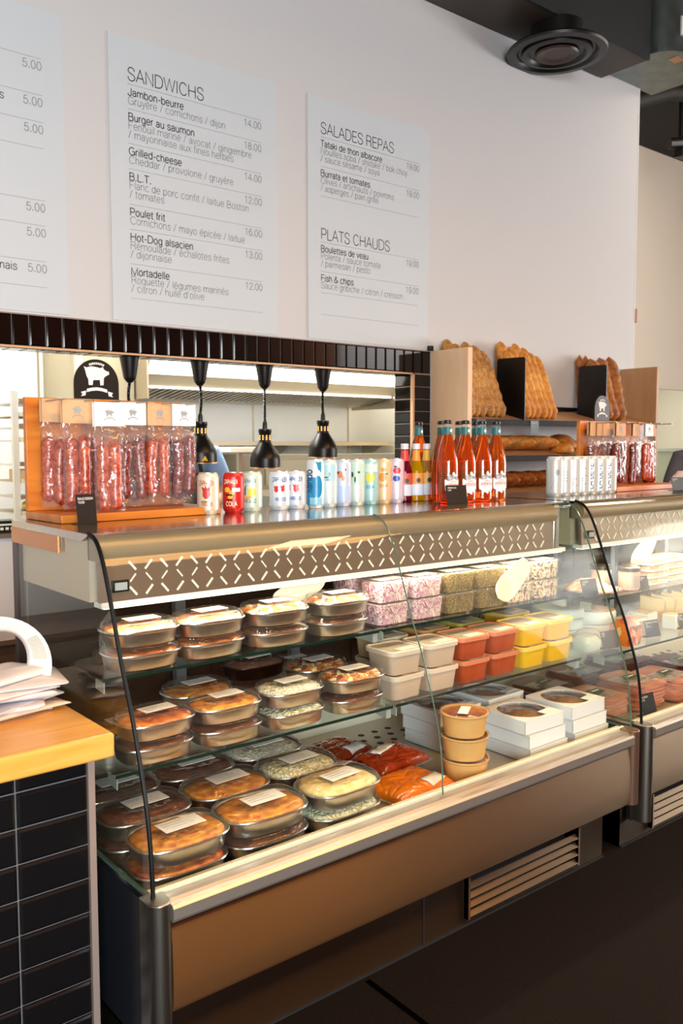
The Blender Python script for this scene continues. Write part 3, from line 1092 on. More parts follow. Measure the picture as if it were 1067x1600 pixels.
def make_case(x0, x1, label, splits, px0, px1, vent, shelves, edges, cap_left=True):
    """curved-glass serve-over counter between x0 and x1; origin at its front left foot"""
    t = thing('display_case', label, 'display case', (x0, 1.60, 0))
    D = Matrix.Translation((-x0, -1.60, 0))

    def part(name, mb, m, parent=None, **k):
        mb.v = [(a-x0, b-1.60, c) for a, b, c in mb.v]
        return mesh_obj(name, mb, m, parent or t, **k)
    # plinth
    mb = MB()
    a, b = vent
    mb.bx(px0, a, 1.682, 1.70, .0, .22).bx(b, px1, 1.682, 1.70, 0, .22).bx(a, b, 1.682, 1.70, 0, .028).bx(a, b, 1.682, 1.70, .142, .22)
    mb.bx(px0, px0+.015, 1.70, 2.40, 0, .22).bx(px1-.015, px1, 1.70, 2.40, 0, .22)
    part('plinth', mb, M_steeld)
    mb = MB()
    mb.bx(px0+.0, px1, 1.674, 1.682, 0, .006).bx(x0+.845, x0+.849, 1.6805, 1.682, .006, .19)
    part('plinth_joint', mb, M_rubber)
    g = MB()
    for k in range(4):
        z = .030+.028*k
        g.add([(q, yy, zz) for q in (a, b) for yy, zz in ((1.664, z), (1.678, z+.011), (1.682, z+.010), (1.668, z-.001))], [(0, 1, 5, 4), (1, 2, 6, 5), (2, 3, 7, 6), (3, 0, 4, 7), (0, 3, 2, 1), (4, 5, 6, 7)])
    g.bx(a-.008, a, 1.664, 1.684, .022, .148).bx(b, b+.008, 1.664, 1.684, .022, .148)
    v = part('vent_grille', g, M_steelp)
    g = MB()
    g.bx(a, b, 1.72, 1.725, .02, .16)
    part('vent_backing', g, M_rubber)
    # tank and front panel
    mb = MB()
    mb.bx(x0+.006, x1-.006, 1.657, 2.43, .21, .378)
    part('tank', mb, M_rubber)
    pts = [(1.618, .188), (1.612, .20), (1.609, .26), (1.611, .33), (1.616, .382), (1.622, .386), (1.655, .386), (1.655, .188)]
    mb = MB()
    mb.extr(pts, 'x', x0+.032, x1-.045)
    part('front_panel', mb, M_steelp, smooth=30)
    mb = MB()
    mb.extr([(1.615, .386), (1.615, .394), (1.65, .394), (1.65, .386)], 'x', x0+.03, x1-.045)
    part('panel_joint', mb, M_rubber)
    mb = MB()
    mb.extr([(1.603, .394), (1.600, .400), (1.600, .424), (1.605, .430), (1.618, .432), (1.625, .437), (1.652, .437), (1.652, .394)], 'x', x0+.03, x1-.04)
    part('bumper_rail', mb, M_alu)
    mb = MB()
    mb.extr([(1.655, .443), (1.661, .446), (1.666, .440), (1.684, .439), (1.687, .432), (1.687, .396), (1.655, .396)], 'x', x0+.01, x1-.02)
    part('deck_rail', mb, M_cream)
    # deck
    mb = MB()
    mb.bx(x0+.008, x1-.008, 1.66, 2.40, .380, .395)
    part('deck', mb, mat('deck_enamel', '#b9b0a0', .35, .5))
    mb = MB()
    for k in range(8):
        for j in range(3):
            cx, cy = x0+.80+.062*k+(.03 if j % 2 else 0), 2.16+.05*j
            mb.lathe([(.0, .3958), (.012, .3956), (.0125, .3948)], 12, (cx, cy, 0))
    part('drain_holes', mb, M_rubber)
    mb = MB()
    mb.bx(x0+.02, x1-.02, 2.36, 2.40, .395, .56)
    part('rear_upstand', mb, M_cream)
    # corner posts
    for nm, xa, xb, m in (('corner_post', x0-.018, x0+.032, M_steelv), ('corner_post', x1-.045, x1+.005, mat('bronze_post', '#7e6252', .35, .7))):
        mb = MB()
        pr = []
        w = (xb-xa)/2
        for i in range(9):
            q = PI+PI*i/8
            pr.append(((xa+xb)/2+w*math.cos(q), 1.625+.026*math.sin(q)))
        pr += [(xb, 1.665), (xa, 1.665)]
        mb.extr(pr, 'z', .10 if nm == 'corner_post' and xa < x0 else .185, .442)
        part(nm, mb, m, smooth=40, bevel=.003)
    for xa, xb, za in ((x0-.006, x0+.006, .09), (x1-.006, x1+.003, .225)):
        mb = MB()
        mb.bx(xa, xb, 1.664, 2.43, za, .425)
        part('side_panel', mb, C('#1c1f26', .3))
    # end glasses
    for i, xx in enumerate((x0, x1-.006)):
        mb = MB()
        mb.extr([(p[0]+.003, p[1]-.003) for p in PR]+[(2.425, 1.193), (2.425, .437)], 'x', xx, xx+.006)
        part('end_glass', mb, M_glass)
    for xx in (x0, x1-.006):
        mb = MB()
        mb.bx(xx-.001, xx+.007, 1.645, 2.425, .434, .440)
        part('end_glass_seat', mb, M_gedgel)
    # curved front panes
    lim = [x0+.004]+splits+[x1-.004]
    for i in range(len(lim)-1):
        part('front_glass', pane_mesh(lim[i]+.002, lim[i+1]-.002), M_glass, smooth=25)
    for xe, r, m in edges:
        part('glass_edge', edge_mesh(xe, r), m, smooth=40)
    # canopy
    cp = catmull([(1.905, 1.132), (1.898, 1.148), (1.899, 1.166), (1.910, 1.182), (1.932, 1.190), (1.96, 1.191)], 4)
    mb = MB()
    mb.extr(cp+[(1.96, 1.13), (1.93, 1.13)], 'x', x0+.012, x1-.085)
    part('canopy', mb, M_canopy, smooth=30)
    mb = MB()
    mb.bx(x1-.085, x1-.05, 1.91, 1.96, 1.03, 1.188)
    part('canopy_end_cap', mb, M_steel, bevel=.008)
    q0, q1 = x0+.016, x1-.09
    mb = MB()
    mb.extr([(1.908, 1.034), (1.918, 1.034), (1.926, 1.136), (1.914, 1.136)], 'x', q0, q1)
    pp = part('perforated_panel', mb, M_perf)
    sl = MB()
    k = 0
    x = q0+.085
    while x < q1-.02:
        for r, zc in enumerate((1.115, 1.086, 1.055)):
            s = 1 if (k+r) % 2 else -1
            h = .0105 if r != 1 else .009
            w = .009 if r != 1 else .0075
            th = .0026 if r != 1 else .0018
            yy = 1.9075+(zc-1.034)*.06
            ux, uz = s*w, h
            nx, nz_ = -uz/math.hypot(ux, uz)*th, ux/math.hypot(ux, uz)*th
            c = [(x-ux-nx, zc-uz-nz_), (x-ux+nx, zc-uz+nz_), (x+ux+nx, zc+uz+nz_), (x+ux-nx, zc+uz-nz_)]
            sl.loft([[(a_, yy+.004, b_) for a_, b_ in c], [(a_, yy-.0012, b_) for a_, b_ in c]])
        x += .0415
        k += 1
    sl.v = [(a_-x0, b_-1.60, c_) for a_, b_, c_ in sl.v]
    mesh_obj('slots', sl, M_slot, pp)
    d = MB()
    d.bx(x0+.045, x0+.088, 1.902, 1.912, 1.056, 1.084)
    dd = part('temperature_display', d, M_black, bevel=.002)
    d = MB()
    d.bx(x0+.051, x0+.082, 1.9005, 1.902, 1.061, 1.079)
    part('display_window', d, M_lcd, dd)
    mb = MB()
    mb.bx(x0+.02, x1-.02, 1.908, 1.950, 1.020, 1.034)
    part('light_rail', mb, M_white)
    mb = MB()
    mb.bx(x0+.03, x1-.03, 1.916, 1.942, 1.0165, 1.020)
    part('light_strip', mb, M_led)
    # housing and top
    mb = MB()
    mb.bx(x0+.012, x1-.012, 1.955, 2.40, 1.03, 1.176)
    part('housing', mb, M_beige)
    mb = MB()
    mb.extr([(1.922, 1.1935), (1.925, 1.190), (1.96, 1.176), (2.434, 1.176), (2.434, 1.195), (1.93, 1.195)], 'x', x0-.004, x1+.02)
    part('top', mb, M_top)
    mb = MB()
    mb.bx(x0-.006, x0-.001, 2.10, 2.434, 1.135, 1.176)
    part('top_bracket', mb, M_copper)
    # rear frame, doors, posts
    for xx in (x0-.004, x1-.022):
        mb = MB()
        mb.bx(xx, xx+.026, 2.405, 2.434, .21, 1.176)
        part('rear_post', mb, C('#3a2a24', .4))
    n = 3
    w = (x1-x0-.05)/n
    for i in range(n):
        mb = MB()
        mb.bx(x0+.025+w*i+.003, x0+.025+w*(i+1)-.003, 2.405, 2.42, .43, 1.03)
        part('sliding_door', mb, M_doors)
    for xx in (x0+.46, x0+.895, x0+1.36):
        mb = MB()
        mb.bx(xx, xx+.034, 2.37, 2.395, .56, 1.03)
        part('shelf_upright', mb, M_greyp)
    # shelves
    for sx0, sx1, yf, yb, z in shelves:
        mb = MB()
        mb.bx(sx0, sx1, yf, yb, z-.008, z)
        s = part('glass_shelf', mb, M_glass)
        mb = MB()
        mb.bx(sx0, sx1, yf-.0015, yf, z-.008, z)
        part('polished_edge', mb, M_gedge, s)
        for bx_ in (sx0+.004, sx1-.022):
            mb = MB()
            mb.extr([(yf+.004, z-.009), (yf+.05, z-.009), (yf+.05, z-.032), (yf+.004, z-.036)], 'x', bx_, bx_+.018 if bx_ > sx0+.01 else bx_+.003)
            part('shelf_bracket', mb, mat('clear_bracket', '#aeb4ae', .3, .3), s)
    # the case's own light
    l = bpy.data.lights.new('case_light', 'AREA')
    l.shape = 'RECTANGLE'
    l.size, l.size_y = x1-x0-.1, .03
    l.energy = 5.2
    l.color = (1, .87, .66)
    lo = bpy.data.objects.new('case_light', l)
    COL.objects.link(lo)
    lo.location = ((x1-x0)/2, .325, 1.012)
    lo.rotation_euler = (math.radians(-8), 0, 0)
    lo.parent = t
    return t


CASE1 = make_case(.815, 2.603, 'long curved-glass chilled display case in the middle, filled with ready meals and tubs',
                  [1.692], .86, 2.51, (1.834, 2.352),
                  [(.83, 1.688, 1.90, 2.34, .857), (1.70, 2.592, 1.90, 2.34, .857), (.83, 1.688, 1.84, 2.34, .645), (1.70, 2.592, 1.84, 2.34, .645)],
                  [(.818, .0052, M_gedged), (1.692, .0020, M_gedgel), (2.600, .0030, M_gedgel)])
CASE2 = make_case(2.662, 4.60, 'second curved-glass display case at the right, holding cheese and cold cuts',
                  [3.62], 2.614, 4.55, (2.80, 3.4),
                  [(2.675, 3.615, 1.86, 2.34, .835), (3.63, 4.59, 1.86, 2.34, .835), (2.675, 3.615, 1.80, 2.34, .645), (3.63, 4.59, 1.80, 2.34, .645)],
                  [(2.665, .0048, M_gedged), (3.62, .002, M_gedgel)])

# ---- wooden counter at the left, tiled front
t = thing('wooden_counter', 'honey-coloured wooden counter with a black tiled front beside the display case', 'counter', (0, 1.75, 0))
mb = MB()
mb.bx(-1.6, .790, 0, .62, .724, .778)
mesh_obj('counter_top', mb, M_wood, t, bevel=.007, seg=3)
mb = MB()
mb.bx(-1.5, .752, .055, .58, 0, .724)
mesh_obj('counter_body', mb, M_grout2, t)
mb = MB()
for r in range(10):
    for k in range(8):
        x1 = .745-.1555*k
        z1 = .676-.0775*r+.0775
        if r == 9:
            continue
        tile(mb, x1-.1525, x1, z1-.0745, min(z1, .722), .055, .007, .006)
mesh_obj('front_tiles', mb, M_tile2, t)
mb = MB()
mb.bx(.745, .760, .042, .060, 0, .724)
mesh_obj('edge_trim', mb, mat('pale_edge_trim', '#a8948a', .4, .4), t)

# ================================================================== FOOD IN THE DISPLAY CASE
def food_surface(w, d, z, h, seed, n=26, bump=.006, fq=60, e=3.0):
    """lumpy domed filling bounded by a rounded outline"""
    mb = MB()
    rings = []
    for k in range(9):
        s = 1-k/8
        rr = sell(w*s, d*s, 0, 32, e) if s > 0 else [(0, 0, 0)]*32
        ring = []
        for x, y, _ in rr:
            q = z+h*(1-s**5)+bump*nz(x*fq+seed*7, y*fq, seed)*(1 if 0 < k else .2)+bump*.6*nz(x*fq*2.3+seed, y*fq*2.3, 5)
            ring.append((x, y, q))
        rings.append(ring)
    rings = [[(x, y, z-.012) for x, y, _ in rings[0]]]+rings
    mb.loft(rings, False, False)
    return mb


def label_mesh(w, d, z, cx=0, cy=0, rz=0):
    mb = MB()
    M = Matrix.Translation((cx, cy, z)) @ Matrix.Rotation(rz, 4, 'Z')
    mb.bx(-w/2, w/2, -d/2, d/2, -.0004, .0006, M)
    lines = MB()
    for i in range(3):
        q = d*(.26-.22*i)
        lines.bx(-w*.42, w*(.1+.2*((i*7) % 3)/2), q-.0011, q+.0011, .0004, .0009, M)
    return mb, lines


def make_tray(label, food, foil, w, d, hb, hl, h_food=.004, bump=.006, seed=1, group=None, loc=(0, 0, 0), rz=0, lrz=.05):
    t = thing('takeaway_tray', label, 'food tray', loc, rz, group)
    rings = []
    for s, z in ((.90, 0), (.92, .002), (.965, hb*.8), (.97, hb-.006), (1.03, hb-.004), (1.045, hb-.001), (1.03, hb+.002), (.95, hb-.001), (.90, hb-.010)):
        rings.append(sell(w*s, d*s, z, 72, 3.0, .006 if .85 < s < .97 else 0, 36))
    mb = MB()
    mb.loft(rings, True, True)
    mesh_obj('pan', mb, foil, t, smooth=50)
    mesh_obj('filling', food_surface(w*.93, d*.93, hb+.001, h_food, seed, bump=bump), food, t, smooth=0)
    rings = []
    for s, z, fl in ((1.04, hb+.0025, 0), (1.0, hb+.004, 0), (.975, hb+.006, .012), (.945, hb+hl*.75, .014), (.90, hb+hl*.94, .004), (.84, hb+hl, 0), (.70, hb+hl*.99, 0), (.66, hb+hl*.93, 0), (.3, hb+hl*.93, 0)):
        rings.append(sell(w*s, d*s, z, 96, 3.0, fl, 48))
    mb = MB()
    mb.loft(rings, False, True)
    mesh_obj('lid', mb, M_clear, t, smooth=60)
    a, b = label_mesh(w*.46, d*.34, hb+hl+.0012, w*.03, -d*.02, lrz)
    lb = mesh_obj('paper_label', a, M_paper, t)
    mesh_obj('print', b, M_ink4, lb)
    return t


# one tray of each filling; big trays stand on the deck, smaller ones on the shelves
ORD = {0: 'lower', 1: 'upper'}
BIG = dict(w=.232, d=.162, hb=.040, hl=.020)
SML = dict(w=.188, d=.131, hb=.036, hl=.021)
tray_proto = {}


def tray(kind, size, xy, z, label, group, rz=0.0):
    food, foil, hf, bp = {
        'gratin': (M_gratin, M_foil, .002, .006), 'red': (M_gratinr, M_foil, .002, .006), 'lasagna': (M_lasagna, M_foil, .006, .005),
        'mash': (M_mash, M_foil, .012, .009), 'grain': (M_grain, M_foil, .010, .007), 'rice': (M_rice, M_foil, .010, .007),
        'stew': (M_stew, M_foil, .006, .006), 'mix': (M_mix, M_foil, .009, .009), 'black': (M_stew, M_foilb, .006, .006),
    }[kind]
    key = (kind, size)
    P = BIG if size == 'big' else SML
    if key not in tray_proto:
        tray_proto[key] = make_tray(label, food, foil, P['w'], P['d'], P['hb'], P['hl'], hf, bp, len(tray_proto)+1, group, (xy[0], xy[1], z), rz)
        return tray_proto[key]
    return dup(tray_proto[key], (xy[0], xy[1], z), rz, label, group)


SH = {'big': .0605, 'sml': .0575}   # height of one closed tray
desc = {'gratin': 'golden gratin', 'red': 'orange-red gratin', 'lasagna': 'orange lasagne', 'mash': 'pale mashed potato', 'grain': 'pale green grains', 'rice': 'white grain salad', 'stew': 'dark stew', 'mix': 'roasted vegetables', 'black': 'black-foil stew'}


def stack(kind, size, xy, z, n, where, group, kinds=None, rz=0.0):
    for i in range(n):
        k = kinds[i] if kinds else kind
        pos = '' if n == 1 else (', bottom of two' if i == 0 else ', top of two')
        jx, jy = (random.uniform(-.004, .004), random.uniform(-.004, .004)) if i else (0, 0)
        tray(k, size, (xy[0]+jx, xy[1]+jy), z+i*SH[size]+.0005, 'tray of %s %s%s' % (desc[k], where, pos), group, rz+random.uniform(-.05, .05))


g1, g2, g3 = 'trays on the upper left glass shelf', 'trays on the lower left glass shelf', 'trays on the case floor'
U = .857
stack('lasagna', 'sml', (0.965, 1.978), U, 2, 'at the left end of the upper shelf', g1, ['red', 'lasagna'])
stack('lasagna', 'sml', (1.155, 1.978), U, 2, 'second from left on the upper shelf', g1, ['red', 'lasagna'])
stack('mix', 'sml', (1.363, 1.976), U, 2, 'third from left on the upper shelf', g1, ['stew', 'mix'])
stack('mix', 'sml', (1.582, 1.974), U, 2, 'at the right of the upper left shelf', g1, ['stew', 'mix'])
stack('stew', 'sml', (1.06, 2.17), U, 1, 'behind the two left stacks of the upper shelf', g1)
stack('black', 'sml', (1.29, 2.17), U, 1, 'behind the middle of the upper shelf', g1)
stack('stew', 'sml', (1.53, 2.17), U, 1, 'behind the right stack of the upper left shelf', g1)
L_ = .645
stack('red', 'sml', (0.962, 1.915), L_, 2, 'at the front left of the lower shelf', g2, ['stew', 'red'])
stack('gratin', 'sml', (1.165, 1.915), L_, 2, 'second from left, front of lower shelf', g2, ['stew', 'gratin'])
stack('rice', 'sml', (1.374, 1.915), L_, 2, 'third from left, front of lower shelf', g2, ['grain', 'rice'])
stack('mix', 'sml', (1.588, 1.912), L_, 2, 'at the front right of the lower left shelf', g2, ['stew', 'mix'])
stack('gratin', 'sml', (0.945, 2.055), L_, 1, 'behind the front left stack of the lower shelf', g2)
stack('gratin', 'sml', (1.168, 2.062), L_, 2, 'second from left, second row, lower shelf', g2, ['stew', 'gratin'])
stack('grain', 'sml', (1.365, 2.06), L_, 1, 'behind the white grain tray on the lower shelf', g2)
stack('mix', 'sml', (1.575, 2.06), L_, 2, 'at the right, second row', g2, ['stew', 'mix'])
stack('black', 'sml', (1.45, 2.205), L_, 2, 'at the back of the lower shelf', g2, ['black', 'black'])
F = .3965
stack('gratin', 'big', (0.95, 1.785), F, 2, 'at the front left corner of the case floor', g3, ['red', 'gratin'])
stack('gratin', 'big', (1.19, 1.785), F, 2, 'second from left, front row', g3, ['stew', 'gratin'])
stack('mash', 'big', (1.435, 1.785), F, 2, 'beside the orange pouches', g3, ['grain', 'mash'])
stack('gratin', 'big', (0.95, 1.958), F, 2, 'far left, second row of the case floor', g3, ['stew', 'stew'])
stack('gratin', 'big', (1.19, 1.958), F, 2, 'second from left, second row, case floor', g3, ['stew', 'gratin'])
stack('grain', 'big', (1.43, 1.958), F, 2, 'behind the mashed potato on the case floor', g3, ['stew', 'grain'])
stack('stew', 'big', (0.95, 2.13), F, 2, 'far left, third row of the case floor', g3, ['stew', 'stew'])
stack('stew', 'big', (1.19, 2.13), F, 2, 'second from left, third row', g3, ['stew', 'stew'])
stack('rice', 'big', (1.43, 2.13), F, 2, 'third from left, third row, case floor', g3, ['stew', 'rice'])

# clear rectangular box of pale salad behind the lower shelf stacks
t = thing('clear_salad_box', 'clear plastic box of pale salad behind the foil trays, beside the beige tubs', 'food box', (1.605, 2.205, L_))
mb = MB()
mb.loft([rrect(.135, .10, .02, 4, 0), rrect(.15, .115, .02, 4, .06)], True, True)
mesh_obj('salad', mb, M_rice, t, smooth=40)
mb = MB()
mb.loft([rrect(.142, .108, .02, 4, -.0), rrect(.158, .122, .02, 4, .065), rrect(.168, .132, .02, 4, .066), rrect(.155, .12, .02, 4, .085), rrect(.12, .09, .02, 4, .088)], False, True)
mesh_obj('clear_shell', mb, M_clearbox, t, smooth=40)
a, b = label_mesh(.07, .03, .089)
mesh_obj('paper_label', a, M_paper, t)


# ---- vacuum pouches of sauce
def pouch(label, loc, rz, m, w=.23, d=.165, h=.036, seed=0, tilt=(0, 0), tail=True, lab=(.03, -.03, .2)):
    t = thing('sauce_pouch', label, 'sauce pouch', loc, rz, 'pouches of sauce on the case floor')
    t.rotation_euler = (tilt[0], tilt[1], rz)
    mb = MB()

    def top(u, v):
        x, y = (u-.5)*w, (v-.5)*d
        k = max(0, (1-abs(2*u-1)**6)*(1-abs(2*v-1)**6))**.5
        cr_ = abs(nz(x*22+seed, y*34, seed))          # creases of the film
        return (x, y, .004+k*h*(1+.10*nz(x*12+seed, y*12, seed)-.15*max(0, .16-cr_)/.16+.04*nz(x*90, y*90, seed)))

    def bot(u, v):
        x, y = (u-.5)*w, (v-.5)*d
        k = max(0, (1-abs(2*u-1)**4)*(1-abs(2*v-1)**4))**.5
        return (x, y, .004-.004*k)
    mb.grid(top, 64, 48)
    mb.grid(bot, 10, 8)
    mesh_obj('filled_bag', mb, m, t, smooth=0, fix=True)
    mb = MB()
    o1, o2 = rrect(w*.985, d*.985, .008, 4, .0045), rrect(w+.022, d+.022, .01, 4, .0045)
    mb.loft([[(x, y, z+.002*nz(x*40, y*40, seed)) for x, y, z in o1], [(x, y, z+.005*nz(x*30, y*30, seed+2)) for x, y, z in o2]], False, False)
    mesh_obj('seam', mb, M_film, t, smooth=0, solid=.0008)
    lx, ly, lr = lab
    lmb = MB()

    def lab_fn(u, v):
        x = lx+(u-.5)*.085*math.cos(lr)-(v-.5)*.045*math.sin(lr)
        y = ly+(u-.5)*.085*math.sin(lr)+(v-.5)*.045*math.cos(lr)
        return (x, y, top(x/w+.5, y/d+.5)[2]+.003)
    lmb.grid(lab_fn, 6, 4)
    mesh_obj('paper_label', lmb, M_paper, t, smooth=0, solid=.0008)
    return t


pouch('dark red sauce pouch lying at the back, left of the white boxes', (1.72, 2.15, .397), .15, M_saucer, seed=2, lab=(.04, -.05, .1))
pouch('dark brown sauce pouch lying under the other pouches, beside the grain tray', (1.625, 1.965, .397), -.35, M_sauced, w=.17, d=.18, seed=4, lab=(-.02, .05, .2))
pouch('red-orange sauce pouch with a white label lying behind the bright orange pouch', (1.795, 1.975, .408), .10, M_saucer, seed=6, h=.036, w=.225, d=.15, tilt=(.02, -.03), lab=(0, .03, .15))
pouch('bright orange sauce pouch in front of the others, white label on its lower corner', (1.722, 1.808, .3975), .12, M_sauceo, seed=9, w=.235, d=.170, h=.030, lab=(.055, -.050, .15))

# ---- soup tubs
def soup_tub(loc, label, fill=True):
    t = thing('soup_tub', label, 'food tub', loc, random.uniform(0, 6), 'stack of round kraft paper tubs')
    mb = MB()
    mb.lathe([(.058, 0), (.060, .001), (.069, .060), (.0725, .062), (.074, .065), (.0725, .068), (.068, .067), (.066, .058)], 40)
    mesh_obj('paper_cup', mb, M_kcup, t, smooth=50)
    mb = MB()
    mb.lathe([(.067, .060), (.05, .062), (.0, .064)], 32)
    mesh_obj('filling', mb, M_gratinr if fill else M_stew, t, smooth=50)
    mb = MB()
    mb.lathe([(.0745, .064), (.0745, .071), (.070, .0725), (.066, .068), (.03, .0685), (0, .0685)], 40)
    mesh_obj('clear_lid', mb, M_clear, t, smooth=50)
    return t


tub0 = soup_tub((1.915, 1.765, .3965), 'round kraft soup tub at the bottom of the stack beside the pie boxes')
soup_tub_mid = dup(tub0, (1.912, 1.765, .4665), 1.3, 'round kraft soup tub in the middle of the stack of three')
tub2 = dup(tub0, (1.910, 1.765, .5365), 2.2, 'round kraft soup tub on top of the stack, clear lid with a small label')
a, b = label_mesh(.075, .03, .0695, 0, 0, -1.6)
mesh_obj('paper_label', a, M_paper, tub2)


# ---- pie boxes with scalloped windows
def pie_box(label, loc, rz, window, w=.190, h=.05):
    t = thing('pie_box', label, 'pie box', loc, rz, 'white bakery boxes on the case floor')
    mb = MB()
    k = w/2
    for x0, x1, y0, y1 in ((-k, k, -k, -k+.002), (-k, k, k-.002, k), (-k, -k+.002, -k, k), (k-.002, k, -k, k)):
        mb.bx(x0, x1, y0, y1, 0, h-.002)
    mb.bx(-k, k, -k, k, 0, .002)
    mesh_obj('box_sides', mb, M_card, t)
    n = 96
    mb = MB()
    sq, ho = [], []
    for i in range(n):
        a = 2*PI*i/n
        m_ = max(abs(math.cos(a)), abs(math.sin(a)))
        sq.append((k*1.004*math.cos(a)/m_, k*1.004*math.sin(a)/m_))
        r = .081+.0022*abs(math.cos(a*16)) if window else 0
        ho.append((r*math.cos(a), r*math.sin(a)))
    if window:
        rings = [[(x, y, h-.002) for x, y in ho], [(x, y, h-.002) for x, y in sq], [(x, y, h) for x, y in sq], [(x, y, h) for x, y in ho]]
        mb.loft(rings+[rings[0]], False, False)
    else:
        mb.bx(-k*1.004, k*1.004, -k*1.004, k*1.004, h-.002, h)
    mesh_obj('box_lid', mb, M_card, t)
    if window:
        mb = MB()
        mb.lathe([(.088, h-.0028), (.0, h-.0027)], 40)
        mesh_obj('window_film', mb, M_clear, t, smooth=0)
        a, b = label_mesh(.07, .028, h+.0005, .055, -.058, .15)
        mesh_obj('paper_label', a, M_white, t)
        p = thing('pie', 'golden pie inside the '+label.split(',')[0], 'pie', loc, rz, 'pies in the white boxes')
        mb = MB()
        mb.lathe([(.080, .004), (.090, .022), (.094, .027), (.092, .032), (.084, .030), (.06, .033), (.03, .036), (0, .037)], 40)
        mesh_obj('crust', mb, M_pie, p, smooth=50)
    return t


PZ = .3965
for cx, cy, lab in ((2.25, 1.805, 'beside the soup tubs'), (2.483, 1.808, 'nearest the right end'), (2.105, 2.035, 'behind the soup tubs'), (2.335, 2.04, 'at the middle back')):
    for k, pos in enumerate(('bottom', 'middle', 'top')):
        pie_box('%s white pie box in the stack %s%s' % (pos, lab, ', with window' if k == 2 else ''), (cx-.006*k, cy+.004*k, PZ+.0455*k), random.uniform(-.03, .03), k == 2, h=.045)


# ---- square deli tubs
def deli_tub(label, loc, rz, colr, lidtint, group='square deli tubs on the lower right shelf'):
    t = thing('deli_tub', label, 'deli tub', loc, rz, group)
    mb = MB()
    h = .068
    mb.loft([rrect(.110, .110, .018, 5, 0), rrect(.112, .112, .018, 5, .002), rrect(.126, .126, .02, 5, h-.004), rrect(.126, .126, .02, 5, h)], True, True)
    mesh_obj('tub_body', mb, colr, t, smooth=40)
    mb = MB()
    mb.loft([rrect(.132, .132, .022, 5, h-.010), rrect(.137, .137, .023, 5, h-.009), rrect(.137, .137, .023, 5, h+.003), rrect(.133, .133, .022, 5, h+.005), rrect(.122, .122, .018, 5, h+.0045), rrect(.119, .119, .017, 5, h+.0015), rrect(.119, .119, .017, 5, h-.002), rrect(.132, .132, .02, 5, h-.002)], False, False)
    mesh_obj('lid_rim', mb, lidtint, t, smooth=40)
    mb = MB()
    mb.loft([rrect(.119, .119, .017, 5, h+.0012), rrect(.119, .119, .017, 5, h+.0022)], True, True)
    mesh_obj('lid_window', mb, M_frost, t)
    a, b = label_mesh(.075, .03, h+.0030, .018, -.034, .1)
    mesh_obj('paper_label', a, C('#dccdbb', .6), t)
    return t


DT = {'beige': (C('#c3ab95', .4), C('#d2c1b1', .4), 'beige'), 'red': (C('#a8431a', .35, var=.12, vscale=20), C('#cf7a56', .4), 'brick red'),
      'yellow': (C('#eab616', .35), C('#edcb5c', .4), 'bright yellow'), 'orange': (C('#c7731c', .3, var=.3, vscale=22), C('#d9a05c', .4), 'orange'), 'olive': (C('#9a8a1c', .35), C('#b9ad52', .4), 'olive green'), 'cream': (C('#d8c49a', .4), C('#e2d4b8', .4), 'cream')}
dproto = {}


def deli(kind, x, y, lev, label, rz=0.0):
    a, b, nm = DT[kind]
    lab = label % nm
    loc = (x, y, .6455+.0745*lev)
    if kind not in dproto:
        dproto[kind] = deli_tub(lab, loc, rz, a, b)
    else:
        dup(dproto[kind], loc, rz, lab)


for kind, x, pos in (('beige', 1.772, 'far left'), ('beige', 1.922, 'second from left'), ('red', 2.068, 'third from left'), ('red', 2.213, 'fourth from left'), ('yellow', 2.362, 'fifth from left'), ('yellow', 2.508, 'far right')):
    deli(kind, x, 1.922, 0, 'square tub of %s soup, front row, '+pos+', lower', random.uniform(-.03, .03))
    deli(kind, x+random.uniform(-.003, .003), 1.924, 1, 'square tub of %s soup, front row, '+pos+', upper', random.uniform(-.04, .04))
for kind, x, pos in (('cream', 1.86, 'behind the two beige stacks'), ('orange', 2.05, 'behind the left brick red stack'), ('olive', 2.225, 'behind the right brick red stack'), ('yellow', 2.47, 'behind the two yellow stacks')):
    deli(kind, x, 2.082, 0, 'square tub of %s soup '+pos+', lower')
    deli(kind, x, 2.084, 1, 'square tub of %s soup '+pos+', upper', .02)


# ---- clear salad boxes on the upper right shelf
def salad_box(label, loc, rz, m):
    t = thing('salad_box', label, 'salad box', loc, rz, 'clear salad boxes on the upper right shelf')
    h = .062
    mb = MB()

    def wob(r, s):
        return [(x*(1+.012*nz(x*60+s, y*60, z*60)), y*(1+.012*nz(x*60, y*60+s, 3)), z) for x, y, z in r]
    mb.loft([wob(rrect(.118-.0+.002*i, .090+.002*i, .018, 5, .002+h*.95*i/5), i) for i in range(6)], True, True)
    mesh_obj('salad', mb, m, t, smooth=50)
    mb = MB()
    mb.loft([rrect(.124, .096, .02, 6, .0), rrect(.126, .098, .02, 6, .002), rrect(.138, .110, .022, 6, h-.002), rrect(.146, .118, .024, 6, h), rrect(.146, .118, .024, 6, h+.003)], True, False)
    mesh_obj('clear_shell', mb, M_clearbox, t, smooth=40)
    mb = MB()
    mb.loft([rrect(.146, .118, .024, 6, h+.003), rrect(.136, .108, .02, 6, h+.0055), rrect(.128, .10, .02, 6, h+.004)], False, True)
    mesh_obj('clear_lid', mb, M_clearbox, t, smooth=40)
    a, b = label_mesh(.10, .045, h+.0058, .0, -.01, .02)
    lb = mesh_obj('paper_label', a, M_paper, t)
    mesh_obj('print', b, M_ink4, lb)
    return t


SB = {'pink': M_slaw, 'lentil': M_lentil, 'pasta': M_pasta}
SN = {'pink': 'pink cabbage slaw', 'lentil': 'brown lentil salad', 'pasta': 'pale pasta salad'}
sproto = {}


